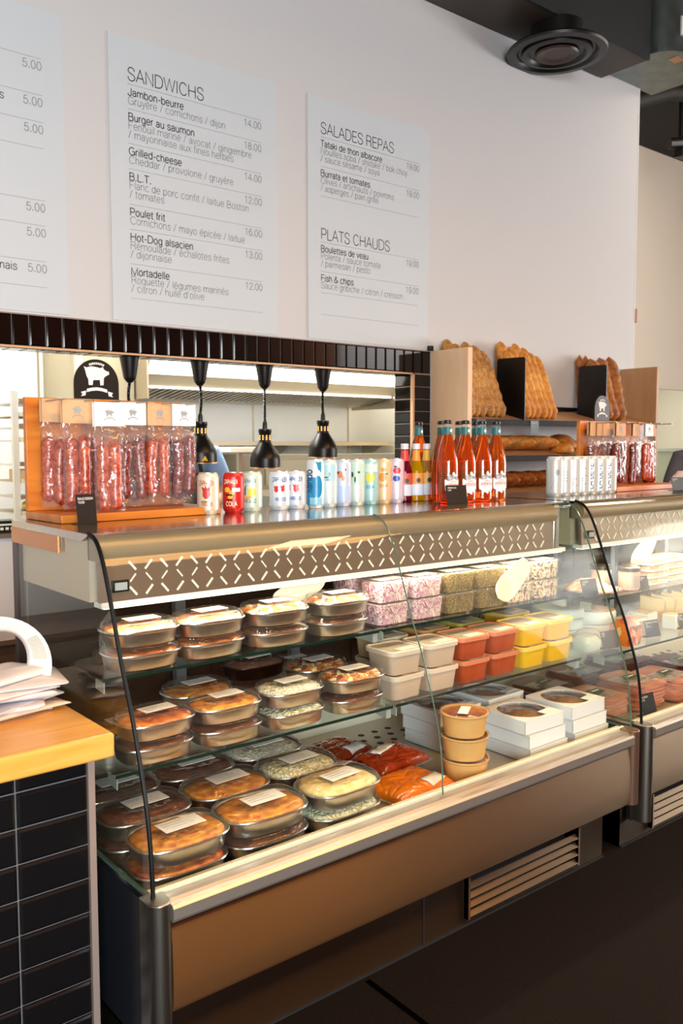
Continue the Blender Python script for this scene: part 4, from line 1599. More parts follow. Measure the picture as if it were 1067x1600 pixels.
def salad(kind, x, y, lev, where, rz=0.0):
    lab = 'clear box of %s %s' % (SN[kind], where)
    loc = (x, y, .8575+.0675*lev)
    if kind not in sproto:
        sproto[kind] = salad_box(lab, loc, rz, SB[kind])
    else:
        dup(sproto[kind], loc, rz, lab)


for kind, x, w in (('pink', 1.778, 'front row, far left'), ('pink', 1.926, 'front row, second from left'), ('lentil', 2.074, 'front row, third from left'), ('lentil', 2.222, 'front row, fourth from left'), ('pasta', 2.37, 'front row, fifth from left'), ('pasta', 2.518, 'front row, far right')):
    for lev, s in ((0, 'lower'), (1, 'upper')):
        salad(kind, x+lev*random.uniform(-.004, .004), 1.978, lev, w+', '+s, random.uniform(-.03, .03))
for kind, x, w in (('pink', 1.78, 'second row, far left'), ('pink', 1.935, 'second row, second from left'), ('lentil', 2.09, 'second row, third from left'), ('lentil', 2.245, 'second row, fourth from left'), ('pasta', 2.40, 'second row, fifth from left')):
    for lev, s in ((0, 'lower'), (1, 'upper')):
        salad(kind, x, 2.115, lev, w+', '+s, random.uniform(-.03, .03))


# ---- ivory serving paddles
def paddle(label, loc, rot):
    t = thing('serving_paddle', label, 'serving paddle', loc)
    t.rotation_euler = rot
    out = catmull([(-.105, -.012), (-.098, .014), (-.078, .030), (-.045, .036), (-.005, .034), (.03, .032), (.065, .030), (.085, .024), (.092, .0), (.085, -.024), (.065, -.032), (.03, -.040), (-.005, -.046), (-.045, -.050), (-.082, -.042), (-.105, -.012)], 4)[:-1]
    mb = MB()
    mb.extr(out, 'y', -.002, .002)
    mesh_obj('blade', mb, M_pad, t, bevel=.0012)
    return t


paddle('ivory plastic paddle leaning behind the foil trays on the upper left shelf', (1.512, 2.06, .972), (math.radians(-8), math.radians(162), math.radians(-3)))
paddle('ivory plastic paddle resting across the lentil salad boxes', (2.285, 1.895, .955), (math.radians(-12), math.radians(-28), math.radians(4)))
paddle('ivory plastic paddle in the right-hand display case, above the wrapped slices', (3.22, 1.99, .97), (math.radians(-12), math.radians(-38), 0))

# ================================================================== ON TOP OF THE CASES
TZ = 1.1955


def pig_art(sg, y, s, cz):
    """white pig over a ribbon, drawn in the plane y; s = half width"""
    pig = [(-.62, .10), (-.70, .42), (-.78, .62), (-.62, .56), (-.30, .64), (.05, .60), (.22, .56), (.38, .64), (.44, .50), (.62, .40), (.74, .40), (.76, .24), (.60, .16), (.46, .06), (.42, -.04), (.40, -.38), (.20, -.40), (.18, -.10), (-.22, -.12), (-.26, -.40), (-.50, -.40), (-.52, -.08)]
    sg.ngon([(x*s, y, cz+z*s) for x, z in pig])
    rib = [(-.62, -.62), (-.62, -.80), (-.30, -.72), (0, -.69), (.30, -.72), (.62, -.80), (.62, -.62), (.30, -.54), (0, -.51), (-.30, -.54)]
    sg.ngon([(x*s, y, cz+z*s) for x, z in rib])
    for q in (-1, 1):
        sg.ngon([(q*x*s, y, cz+z*s) for x, z in ((.66, -.72), (.98, -.80), (.88, -.92), (.98, -1.04), (.70, -.98))])
    for i in range(9):
        a = math.radians(112-5.5*i)
        r0, r1 = 1.05*s, 1.17*s
        d = math.radians(2)
        sg.ngon([(r*math.cos(b), y, cz-.30*s+r*math.sin(b)) for r, b in ((r0, a-d), (r0, a+d), (r1, a+d), (r1, a-d))])


def arch_sign(label, loc, rz, w=.14, h=.115, col=M_black):
    t = thing('arched_sign', label, 'sign', loc, rz)
    k = w/2
    pts = [(-k, 0), (k, 0)]+[(k*math.cos(a), h-k+k*math.sin(a)) for a in [PI*i/20 for i in range(21)]]
    mb = MB()
    mb.extr(pts, 'y', 0, .005)
    mesh_obj('board', mb, col, t)
    sg = MB()
    pig_art(sg, -.0008, k*.74, h*.53)
    mesh_obj('pig_emblem', sg, M_pig, t, fix=False)
    return t


def sausage_mesh(r, L, bend, seed, m, parent):
    path, rs = [], []
    n = 26
    for i in range(n+1):
        u = i/n
        x = bend*(1-(2*u-1)**2)+.004*nz(u*6, seed)
        path.append((x, .003*nz(u*5, seed, 3), -L*u))
        e = min(u, 1-u)*L
        k = math.sqrt(max(0, 1-max(0, 1-e/r)**2))
        rs.append(max(.0015, r*k*(1+.16*nz(u*22, seed*3))))
    mb = MB()
    mb.tube(path, rs, 12)
    mb.v = [(x*(1+.0), y, z) for x, y, z in mb.v]
    mb.v = [(x+.0018*nz(x*230, z*150, seed), y+.0018*nz(y*230, z*150, seed+9), z) for x, y, z in mb.v]
    return mesh_obj('sausage', mb, m, parent, smooth=0)


def sausage_pack(label, loc, rz, group, cardm, sm, seed, w=.085, h=.30, card_h=.065, emblem=True, ns=2):
    """header card, clear bag, dried sausages; origin at the middle of the card's top edge"""
    t = thing('sausage_pack', label, 'sausage pack', loc, rz, group)
    mb = MB()
    mb.bx(-w/2, w/2, -.0075, -.0065, -card_h, 0).bx(-w/2, w/2, .0065, .0075, -card_h, 0).bx(-w/2, w/2, -.0075, .0075, -.001, 0)
    c = mesh_obj('header_card', mb, cardm, t)
    if emblem:
        sg = MB()
        pig_art(sg, -.0085, w*.20, -card_h*.5)
        mesh_obj('pig_emblem', sg, M_ink4 if cardm is M_kraft else M_ink4, c, fix=False)
    L = h-card_h
    random.seed(seed)
    for q in range(ns):
        s = sausage_mesh(random.uniform(.0165, .0195), random.uniform(.165, .195), random.uniform(-.010, .010), seed+q*5, sm, t)
        s.location = ((q-(ns-1)/2)*.037+random.uniform(-.003, .003), random.uniform(-.004, .004), -card_h-.028-random.uniform(0, .02))
        s.rotation_euler = (0, random.uniform(-.10, .10), random.uniform(0, 3))

    def side(sgn):
        def fn(u, v):
            x = (u-.5)*w*(1+.05*nz(v*6, seed+sgn))
            k = (1-abs(2*u-1)**4)*min(1, v*7)*min(1, (1-v)*8)
            y = sgn*(.005+.0185*k)+.006*nz(u*4+seed, v*9, sgn)*min(1, v*5)+.003*nz(u*13, v*26+seed, sgn)*min(1, v*5)
            return (x, y, -card_h+.004-v*L)
        return fn
    mb = MB()
    mb.grid(side(-1), 16, 34)
    mb.grid(side(1), 10, 18)
    mesh_obj('clear_bag', mb, M_bag, t, smooth=0, fix=False)
    return t


def pack_row(x0, y0, label_pos, n, seeds):
    pass


def wooden_stand(label, loc, rz, w, d, h):
    t = thing('sausage_stand', label, 'display stand', loc, rz)
    mb = MB()
    mb.bx(0, w, 0, d, 0, .022)
    mesh_obj('base', mb, M_stand, t, bevel=.002)
    mb = MB()
    mb.bx(0, w, d-.018, d, .022, h)
    mesh_obj('back_panel', mb, M_stand, t, bevel=.002)
    mb = MB()
    for k in range(6):
        mb = MB()
        mb.tube([(w*(k+.5)/6, d-.02, h-.012), (w*(k+.5)/6, d-.17, h-.010)], .0025, 6)
        mesh_obj('hook', mb, M_ksteel, t, smooth=40)
    return t


st1 = wooden_stand('orange-brown wooden stand hung with sausage packs at the left end of the case top', (.865, 2.215, TZ), .06, .50, .225, .336)
gL = 'sausage packs on the left stand'
H1 = 1.528
packs = [  # x, y, card, meat, label, z
    (.925, 2.395, M_kraft, M_sausr, 'leftmost pack of the back row on the left stand, kraft card', H1, False),
    (1.06, 2.405, M_kraft, M_sausr, 'back row pack behind the front white card, left stand, kraft card', H1-.004, False),
    (1.19, 2.41, M_kraft, M_sausd, 'back row pack in the middle of the left stand, kraft card', H1, False),
    (1.315, 2.415, M_white, M_sausd, 'rightmost pack of the back row on the left stand, white card', H1-.006, False),
    (.962, 2.335, M_kraft, M_sausr, 'red sausage pack with kraft card, left of the lone front white card', H1-.004, True),
    (1.135, 2.355, M_white, M_sausd, 'dark sausage pack with white card, just right of the foremost white card', H1-.006, True),
    (1.222, 2.36, M_kraft, M_sausr, 'red sausage pack with kraft card, second from right on left stand', H1-.006, True),
    (1.306, 2.365, M_white, M_sausd, 'tilted pack with white card at the right end of left stand', H1-.006, True),
    (1.022, 2.262, M_white, M_sausr, 'foremost sausage pack with white card, hanging lowest on the left stand', H1-.012, True),
]
for i, (x, y, cm, sm, lab, z, em) in enumerate(packs):
    t = sausage_pack(lab, (x, y, z), .06+random.uniform(-.1, .1), gL, cm, sm, 11+i*3, h=.305 if i < 8 else .31, emblem=em, ns=2 if i != 8 else 2)
arch_sign('large black arched sign with a white pig emblem above the left sausage stand', (1.068, 2.438, TZ+.337), .06)


def price_card(label, loc, rz, w=.055, h=.062, tilt=.28, lines=('', '')):
    t = thing('price_card', label, 'price card', loc, rz)
    M = Matrix.Rotation(-tilt, 4, 'X')
    mb = MB()
    mb.bx(-w/2, w/2, -.0008, .0008, 0, h, M)
    mb.bx(-w/2, w/2, 0, h*.45, -.0002, .0012)
    mesh_obj('card', mb, M_black, t)
    tx = MB()
    for i, ln in enumerate(lines):
        k = MB()
        put_text(k, ln, h*.10, -w*.42, -.0014, h*(.82-.12*i), bold=.11)
        tx.add([M @ Vector(p) for p in k.v], k.f)
    if tx.v:
        mesh_obj('lettering', tx, M_paper, t, fix=False)
    return t


price_card('black price card in front of the left sausage stand', (.915, 2.165, TZ), .12, .055, .078, .14, ('SAUCISSON', '12,00'))


# ---- cans
def can_body(t, R, h, bodymat, lidmat=None):
    mb = MB()
    mb.lathe([(R*.80, .0), (R*.83, .003), (R*.97, .010), (R, .016), (R, h-.016), (R*.97, h-.010), (R*.84, h-.002), (R*.83, h-.0015)], 40)
    mesh_obj('can_body', mb, bodymat, t, smooth=35)
    mb = MB()
    mb.lathe([(R*.83, h-.003), (R*.845, h-.001), (R*.84, h+.0005), (R*.80, h), (R*.78, h-.004), (0, h-.004)], 32)
    mb.bx(-.004, .004, -.016, .008, h-.004, h-.002)
    mesh_obj('can_top', mb, lidmat or M_alu, t, smooth=35)


def can(label, loc, face, R, h, base, patches, texts, group, name='drink_can', lid=None):
    """face = heading of the printed front; patches = [(part name, colour, [polygons])]; texts = [(string,size,z,u,colour,fit,vert,arc)]"""
    t = thing(name, label, 'drink can', loc, face, group)
    can_body(t, R, h, C(base, .3, metal=.25), lid)
    k = 0
    for colr, polys in patches:
        mb = MB()
        k += 1
        for p in polys:
            cyl_patch(mb, p, R+.00035*k)
        mesh_obj('print', mb, C(colr, .32), t, smooth=30)
    by = {}
    for s_, size, z, u, colr, fit, vert, arc in texts:
        mb = by.setdefault(colr, MB())
        cyl_text(mb, s_, size, R+.0016, z, u, .13, 1, fit, vert, arc)
    for colr, mb in by.items():
        mesh_obj('lettering', mb, C(colr, .4), t, fix=False)
    return t


def face_to(x, y, off=0):
    """heading that turns local -y towards the shop side in front of the counter"""
    return math.atan2(y, x)-PI/2+off


g4 = 'cans along the front of the counter top'
RS, HS = .0328, .122
FR = [blob(0, .060, .011, .013, 14), [(-.010, .066), (-.014, .080), (-.006, .072), (-.002, .084), (.003, .072), (.011, .082), (.009, .066)]]


def sh(polys, du, dz, s=1):
    return [[(u*s+du, .060+(z-.060)*s+dz) for u, z in p] for p in polys]


f = face_to(1.35, 2.2, -.25)
can('cream drink can with a red fruit, nearest the left sausage stand', (1.33, 2.262, TZ), f, RS, HS, '#e2d8c0', [('#c8322c', sh(FR, .004, 0, 1.1)), ('#5c9a4a', [blob(-.002, .038, .012, .003)])], [('ZAPHALEX', .018, .086, .004, '#c8553f', .046, False, 0), ('HIBISCUS', .014, .026, .006, '#d8452f', .034, False, 0)], g4)
can('red drink can with orange fruit, second from the left sausage stand', (1.418, 2.262, TZ), f, RS, HS, '#cf2a26', [('#e8b13a', [blob(-.012, .07, .010, .008), blob(.004, .062, .009, .007), blob(-.002, .048, .008, .007)]), ('#1d1410', [rectp(-.016, .004, .052, .057, 4), rectp(-.012, .006, .038, .043, 4)]), ('#c9d2e6', [rectp(.004, .03, .064, .076, 6)])], [('ZAPHALEX', .017, .088, 0, '#efe0c0', .044, False, 0), ('COLA', .017, .022, .002, '#efe0c0', .036, False, 0)], g4)
can('pale green drink can with lemon and leaves, third from the left', (1.492, 2.274, TZ), f, RS, HS, '#cfe0d0', [('#e6cf3a', [blob(.008, .060, .014, .014)]), ('#3d8a5c', [[(-.026, .05), (-.012, .05), (-.010, .085), (-.018, .07), (-.024, .088)]]), ('#e0a04a', [blob(-.004, .044, .014, .004)])], [('ZAPHALEX', .017, .088, 0, '#5c9a9a', .044, False, 0), ('THÉ GLACÉ', .014, .028, .002, '#3d7a5a', .040, False, 0)], g4)
can('white drink can with blue lettering and red fruits, left of the pair', (1.592, 2.268, TZ), f+.25, RS, HS, '#dfe6ee', [('#cc2f3a', sh(FR, -.012, .004, .62)+sh(FR, .008, .006, .62))], [('ZAPHALEX', .017, .090, 0, '#2f5c9a', .050, False, 0), ('HIBISCUS', .014, .030, .002, '#2f62b0', .036, False, 0)], g4)
can('white drink can with blue lettering and red fruit, right of the pair', (1.662, 2.274, TZ), f+.05, RS, HS, '#dde5ee', [('#d03a40', sh(FR, .004, .004, .8)+sh(FR, -.022, .004, .62))], [('ZAPHALEX', .017, .090, 0, '#2f5c9a', .050, False, 0), ('HIBISCUS', .014, .030, .002, '#2f62b0', .036, False, 0)], g4)
RT, HT = .0283, .156
f2 = face_to(1.85, 2.22, -.1)
can('blue and white slim can with large vertical lettering', (1.720, 2.247, TZ), f2, RT, .158, '#dfe9ee', [('#1e86b8', [rectp(-.004, .0, .01, .1, 3), blob(.012, .070, .016, .036, 18), [(.004, .15), (.024, .15), (.024, .115), (.012, .125)], rectp(-.028, .004, .01, .10, 6)]), ('#8cc6dc', [rectp(-.016, .028, .012, .035, 8)])], [('kando', .034, .088, -.008, '#16466e', .075, True, 0)], g4)
SL = [
    (1.786, '#cfe2e4', [('#a9d0dc', [rectp(-.03, .03, .086, .140, 8)]), ('#5c7a6a', [blob(-.004, .098, .010, .003), blob(.006, .108, .003, .009), blob(.002, .090, .008, .002)])], [], 'slim can, pale blue above white with a small plant drawing'),
    (1.850, '#c9d8ea', [('#b3c6e8', [rectp(-.03, .03, .016, .068, 8)]), ('#d9825a', [blob(-.006, .106, .008, .012), blob(.004, .094, .006, .010)]), ('#2a2a30', [blob(.012, .122, .003, .003), blob(-.014, .112, .003, .005)])], [], 'slim can, pale blue with an orange and black fruit drawing'),
    (1.912, '#d4e3da', [('#bcd9c8', [rectp(-.03, .03, .070, .140, 8)]), ('#39503a', [blob(-.012, .104, .005, .009), blob(.010, .112, .006, .004), blob(-.002, .088, .003, .010)])], [], 'slim can, pale green with a dark leaf drawing'),
    (1.978, '#a9d8dc', [('#e8d44a', [blob(.002, .092, .016, .017)]), ('#cfe4d8', [rectp(-.03, .03, .112, .138, 8)])], [('SODA', .014, .056, .002, '#3a9ab4', .030, False, 0)], 'slim can, turquoise with a yellow lemon'),
    (2.043, '#f0cfa4', [('#e8923a', [blob(-.002, .092, .014, .016), blob(.002, .118, .010, .008)]), ('#4a8a4a', [blob(.010, .104, .008, .003)])], [('SODA', .014, .058, .002, '#e07a4a', .030, False, 0)], 'slim can, peach with an orange fruit'),
    (2.106, '#dcd3e8', [('#d9354a', [blob(.004, .114, .014, .012)]), ('#2f4fae', [blob(.002, .086, .013, .011)]), ('#2c5a3a', [blob(.0, .128, .008, .003)])], [], 'slim can, lilac with red and blue berries'),
]
for x, base, pa, tx, lab in SL:
    can(lab, (x, 2.262+.02*(x-1.78)/.33, TZ), f2, RT, HT, base, pa, tx, g4)

# ---- white cans on the second case
g5 = 'white cans on the second case'
RW, HW = .033, .156
for i in range(7):
    x = 2.835+.066*i*.92
    tx = [('LA BÊTE', .026, .075, .004, '#2a2c30', .105, True, 0)] if i >= 4 else []
    pa = []
    if i == 0:
        pa = [('#8a9aa0', [[(-.018, .03), (-.016, .03), (.008, .085), (.006, .086)], blob(.010, .095, .010, .012)])]
    elif i == 1:
        pa = [('#8fa0a8', [blob(-.012+.006*k, .06+.012*j, .002, .004, 8) for k in range(5) for j in range(4)])]
    elif i in (2, 3):
        pa = [('#9aa8b0', [blob(random.uniform(-.014, .014), random.uniform(.04, .11), .006, .003, 8) for _ in range(6)])]
    nm = ['first white can from the left, with a drawn stem', 'second white can from the left, with a dotted drawing', 'third white can from the left, with small grey drawings', 'fourth white can from the left, with small grey drawings', 'fifth white can from the left, with vertical lettering', 'sixth white can from the left, with vertical lettering', 'rightmost white can in the row on the second case'][i]
    can(nm, (x, 2.152-.022*i*0, TZ), face_to(3, 2.1, .1), RW, HW, '#c6cdcf', pa, tx, g5, lid=C('#cfd3d3', .3))


# ---- juice bottles
def liquid(name, col):
    m, nt, p, out = newmat(name)
    p.inputs['Base Color'].default_value = lin(col)
    p.inputs['Roughness'].default_value = .06
    p.inputs['Transmission Weight'].default_value = .65
    p.inputs['IOR'].default_value = 1.33
    return m


def juice(label, loc, colr, neckc, labc):
    t = thing('juice_bottle', label, 'juice bottle', loc, face_to(2.2, 2.25), 'small juice bottles beside the slim cans')
    mb = MB()
    mb.lathe([(.024, 0), (.0275, .003), (.028, .010), (.028, .105), (.025, .122), (.0165, .146), (.0135, .165), (.0125, .190), (.0125, .196)], 32)
    mesh_obj('bottle', mb, liquid('juice_'+colr[1:], colr), t, smooth=40)
    mb = MB()
    mb.lathe([(.0145, .188), (.0145, .206), (.0135, .208), (0, .208)], 24)
    mesh_obj('cap', mb, C('#d9d6dc', .35), t, smooth=40)
    mb = MB()
    mb.lathe([(.0172, .146), (.0142, .165), (.0132, .184)], 32)
    mesh_obj('neck_label', mb, C(neckc, .45), t, smooth=40)
    mb = MB()
    mb.lathe([(.0284, .062), (.0284, .102)], 32)
    mesh_obj('fruit_label', mb, C(labc, .45), t, smooth=40)
    mb = MB()
    mb.lathe([(.0285, .022), (.0285, .062)], 32)
    mesh_obj('white_label', mb, C('#d9dce8', .5), t, smooth=40)
    mb = MB()
    cyl_patch(mb, blob(.010, .076, .008, .009), .0289)
    mesh_obj('print', mb, C('#3a4a3a', .5), t, smooth=30)
    return t


juice('small juice bottle of dark red juice beside the lilac can', (2.163, 2.300, TZ), '#8c1030', '#d8433f', '#d85a50')
juice('small juice bottle of bright yellow juice between two other juice bottles', (2.222, 2.302, TZ), '#e0b400', '#e8963a', '#e8944a')
juice('small juice bottle of pale orange juice next to the tall orange bottles', (2.278, 2.304, TZ), '#d9a858', '#e8b84a', '#e8b45a')


# ---- tall orange aperitif bottles
def aperitif():
    t = thing('aperitif_bottle', 'x', 'bottle', (0, 0, 0), 0, 'tall orange bottles on the counter top')
    mb = MB()
    mb.lathe([(.030, .002), (.036, .0), (.0385, .004), (.039, .014), (.039, .135), (.036, .160), (.028, .195), (.019, .228), (.0155, .243)], 40)
    m, nt, p, out = newmat('orange_aperitif')
    p.inputs['Base Color'].default_value = lin('#ff7426')
    p.inputs['Roughness'].default_value = .04
    p.inputs['Transmission Weight'].default_value = .85
    p.inputs['IOR'].default_value = 1.36
    p.inputs['Coat Weight'].default_value = .5
    p.inputs['Coat Roughness'].default_value = .03
    mesh_obj('bottle', mb, m, t, smooth=40)
    mb = MB()
    mb.lathe([(.0155, .243), (.0145, .262), (.014, .274), (.0155, .276), (.0155, .281), (.013, .283), (0, .283)], 32)
    mesh_obj('bottle_neck', mb, M_clearbox, t, smooth=40)
    mb = MB()
    mb.lathe([(.0172, .240), (.0164, .246), (.0158, .266), (.0152, .266)], 32)
    mesh_obj('neck_band', mb, M_teal, t, smooth=40)
    mb = MB()
    cyl_patch(mb, blob(.004, .253, .006, .006), .0170)
    mesh_obj('neck_seal', mb, M_paper, t)
    mb = MB()
    mb.lathe([(.0155, .277), (.0165, .279), (.0150, .288), (.011, .290), (0, .290)], 20)
    mesh_obj('crown_cap', mb, M_black, t, smooth=40)
    mb = MB()
    cyl_patch(mb, [(0, .028), (.016, .036), (.032, .045), (.033, .06), (.033, .082), (.016, .096), (0, .110), (-.016, .096), (-.033, .082), (-.033, .06), (-.032, .045), (-.016, .036)], .0396)
    lb = mesh_obj('hexagonal_label', mb, M_white, t, smooth=30)
    mb = MB()
    cyl_text(mb, 'STEFANO', .017, .0401, .083, 0, .15, 1, .050, False, -6.0)
    mesh_obj('dark_lettering', mb, C('#1f3a4a', .5), lb, fix=False)
    mb = MB()
    cyl_text(mb, 'SPRITZ', .008, .0401, .072, 0, .09, 1, .026)
    cyl_text(mb, 'APERITIVO', .014, .0401, .058, 0, .12, 1, .054)
    mesh_obj('red_lettering', mb, M_red, lb, fix=False)
    return t


ap = aperitif()
APS = [(2.232, 2.155, 'in front, leftmost, behind the black price card'), (2.318, 2.150, 'in front, second from left'), (2.402, 2.148, 'in front, third from left'), (2.482, 2.150, 'in front, rightmost, beside the bread shelves'),
       (2.300, 2.250, 'second row, leftmost'), (2.388, 2.245, 'second row, second from left'), (2.475, 2.243, 'second row, third from left'), (2.315, 2.385, 'alone at the back, behind the juice bottles')]
for i, (x, y, w) in enumerate(APS):
    lab = 'tall orange bottle with white hexagonal label, '+w
    fz = face_to(x, y, .62)
    if i == 0:
        ap['label'] = lab
        ap.location = (x, y, TZ)
        ap.rotation_euler.z = fz
    else:
        dup(ap, (x, y, TZ), fz, lab)
price_card('black price card leaning before the tall orange bottles', (2.212, 2.085, TZ), -.35, .078, .066, .24, ('APERITIVO', '4,50'))

# ---- second sausage stand
st2 = wooden_stand('small wooden stand hung with sausage packs on the second case', (3.29, 2.17, TZ), .02, .56, .21, .31)
gR = 'sausage packs on the right stand'
H2 = 1.498
packs2 = [
    (3.325, 2.320, M_kraft, M_sausd, 'leftmost sausage pack on the right stand, plain kraft card', False),
    (3.372, 2.316, M_kraft, M_sausd, 'second sausage pack from left on the right stand', False),
    (3.418, 2.312, M_kraft, M_sausd, 'third sausage pack from left, right stand, plain kraft card', False),
    (3.440, 2.262, M_kraft, M_sausd, 'front pack with pig card, left half of the right stand', True),
    (3.520, 2.322, M_white, M_sausd, 'white card pack in the middle of the right stand', True),
    (3.605, 2.290, M_kraft, M_sausd, 'kraft card pack right of the middle, right stand', True),
    (3.705, 2.285, M_white, M_sausr, 'white card pack near the right end of the right stand', True),
    (3.790, 2.328, M_kraft, M_sausd, 'rightmost sausage pack on the right stand', False),
]
for i, (x, y, cm, sm, lab, em) in enumerate(packs2):
    sausage_pack(lab, (x, y, H2), .10+random.uniform(-.15, .1), gR, cm, sm, 61+i*3, w=.078, h=.262, card_h=.06, emblem=em, ns=2)
arch_sign('small brown-black arched sign with a pig emblem above the right stand', (3.46, 2.368, TZ+.311), .02, .115, .115, C('#2c2019', .5))
price_card('black price card at the right edge beside the right sausage stand', (3.66, 2.075, TZ), -.1, .14, .06, .3, ('SAUCISSON', '12,00'))
t = thing('paper_bag', 'crumpled pale paper bag behind the right-hand price card', 'bag', (4.05, 2.27, TZ))
mb = MB()
mb.loft([[(x*(1+.2*nz(x*20, y*20, k)), y*(1+.2*nz(x*20, y*20, k+3)), .012*k+.006*nz(x*30, y*30, k)) for x, y, _ in rrect(.20-.012*k, .14-.010*k, .03, 5)] for k in range(7)], True, True)
mesh_obj('bag', mb, C('#e3d3cc', .6), t, smooth=0)

# ================================================================== BREAD SHELVES ON THE WALL
BX0, BX1 = 3.985, 6.105
t = thing('bread_rack', 'wooden and black metal bread rack against the menu wall, right of the tiled opening', 'shelf unit', (BX0, 3.66, 0))


def bp(name, mb, m, parent=None, **k):
    mb.v = [(a-BX0, b-3.66, c) for a, b, c in mb.v]
    return mesh_obj(name, mb, m, parent or t, **k)


mb = MB()
mb.bx(BX0, BX0+.04, 3.68, 3.995, .0, 1.99)
bp('side_panel', mb, M_birch, bevel=.003, label='pale birch side panel')
mb = MB()
mb.bx(BX1-.035, BX1, 3.68, 3.995, .0, 1.985)
bp('side_panel', mb, M_birch2, bevel=.003, label='brown plywood side panel')
SHELF = []
for z0, z1 in ((1.555, 1.64), (1.325, 1.40), (1.085, 1.16)):
    a = math.atan2(z1-z0, .29)
    mb = MB()
    mb.add([(x, y, z) for x in (BX0+.04, BX1-.035) for y, z in ((3.69, z0-.012), (3.69, z0), (3.985, z1), (3.985, z1-.012))], [(0, 1, 2, 3), (4, 7, 6, 5), (0, 4, 5, 1), (1, 5, 6, 2), (2, 6, 7, 3), (3, 7, 4, 0)])
    s_ = bp('shelf_board', mb, M_birch2)
    mb = MB()
    mb.bx(BX0+.04, BX1-.035, 3.672, 3.69, z0-.035, z0+.004)
    bp('front_rail', mb, M_rubber, s_)
    mb = MB()
    mb.bx(BX0+.04, BX1-.035, 3.975, 3.99, z1-.01, z1+.03)
    bp('back_rail', mb, M_blackm, s_)
for x in (4.505, 5.40):
    mb = MB()
    pts = [(3.665, 1.556), (3.665, 1.95), (3.675, 1.962), (3.89, 1.965), (3.90, 1.95), (3.91, 1.622)]
    mb.extr(pts, 'x', x, x+.006)
    bp('divider', mb, M_black)
for x in (4.05, 4.57):
    mb = MB()
    mb.bx(x, x+.085, 3.668, 3.672, 1.47, 1.555)
    tg = bp('shelf_tag', mb, M_black)
    tm = MB()
    put_text(tm, 'BAGUETTE', .013, x+.008, 3.6675, 1.535, fit=.06)
    put_text(tm, '3,75', .013, x+.008, 3.6675, 1.515)
    bp('lettering', tm, M_paper, tg, fix=False)
mb = MB()
mb.bx(3.945, 3.98, 3.97, 3.99, 1.99, 2.02)
bp('bracket', mb, M_black)


def baguette_mesh(L, r, seed, pointed=False):
    mb = MB()
    path, rs = [], []
    n = 44
    for i in range(n+1):
        u = i/n
        path.append((.008*math.sin(u*3+seed)+.004*nz(u*5, seed), .006*nz(u*4, seed, 7), L*u))
        e = min(u, 1-u)
        k = min(1, (e/.10))**(.5 if not pointed else .9) if (not pointed or u > .5) else min(1, e/.06)**.5
        sl = math.sin(u*L/.085*2*PI*.5+seed)
        rs.append(max(.002, r*k*(1+.10*abs(sl)-.05)))
    mb.tube(path, rs, 14)
    out = []
    for x, y, z in mb.v:
        q = 1
        ang = math.atan2(y, x)
        w = math.sin(z/.05*2*PI*.55+ang*1.0+seed)
        q += .07*max(0, w)**2+.05*nz(x*60+seed, y*60, z*30)
        out.append((x*q, y*q, z))
    mb.v = out
    return mb


bag_proto = {}


def baguette(kind, x, y, z, lean_x, lean_y, L, r, label, group, seed, rot=0):
    m = {'seed': M_crusts, 'gold': M_crust, 'point': M_crustd}[kind]
    key = (kind, seed % 3)
    if key not in bag_proto:
        mb = baguette_mesh(.50, .034, seed % 3*2.1+1, kind == 'point')
        o = mesh_obj('baguette', mb, m, None, smooth=0)
        bag_proto[key] = o
    else:
        o = bag_proto[key].copy()
        COL.objects.link(o)
    o.location = (x, y, z)
    o.rotation_euler = (lean_y, lean_x, rot)
    o.rotation_mode = 'YXZ'
    o.scale = (r/.034, r/.034, L/.50)
    tag(o, label, 'bread', group)
    return o


random.seed(21)
nums = ['first', 'second', 'third', 'fourth', 'fifth', 'sixth', 'seventh']
for i in range(6):
    baguette('seed', 4.075+.061*i, 3.735, 1.572, math.radians(-5-i*.6), -math.radians(19), .475+.02*math.sin(i*2), .036, 'seeded baguette, %s from left in the front row of the left bay' % nums[i], 'seeded baguettes in the left bay', i)
for i in range(4):
    baguette('seed', 4.08+.085*i, 3.82, 1.60, math.radians(-3), -math.radians(14), .46+.025*math.sin(i*3+1), .036, 'seeded baguette, %s from left in the back row of the left bay' % nums[i], 'seeded baguettes in the left bay', i+1)
for i in range(6):
    baguette('gold', 4.605+.058*i, 3.725, 1.57, math.radians(-6), -math.radians(18), .475+.02*math.sin(i*2.3), .036, 'golden baguette, %s from left in the front row of the middle bay' % nums[i], 'golden baguettes in the middle bay', i)
for i in range(4):
    baguette('gold', 4.60+.075*i, 3.815, 1.60, math.radians(-5), -math.radians(13), .485+.02*math.sin(i*3+1), .036, 'golden baguette, %s from left in the back row of the middle bay' % nums[i], 'golden baguettes in the middle bay', i+1)
for i in range(3):
    baguette('point', 5.52+.095*i, 3.745, 1.574, math.radians(-2+2*i), -math.radians(16), .50-.015*(2-i), .050, 'dark pointed baguette, %s from left in the right bay' % nums[i], 'pointed baguettes in the right bay', i)
for i in range(2):
    baguette('point', 5.47+.07*i, 3.93, 1.632, math.radians(0), -math.radians(2), .425, .027, 'pointed baguette tip, %s, behind the right black divider' % ('left' if i == 0 else 'right'), 'pointed baguettes in the right bay', i)


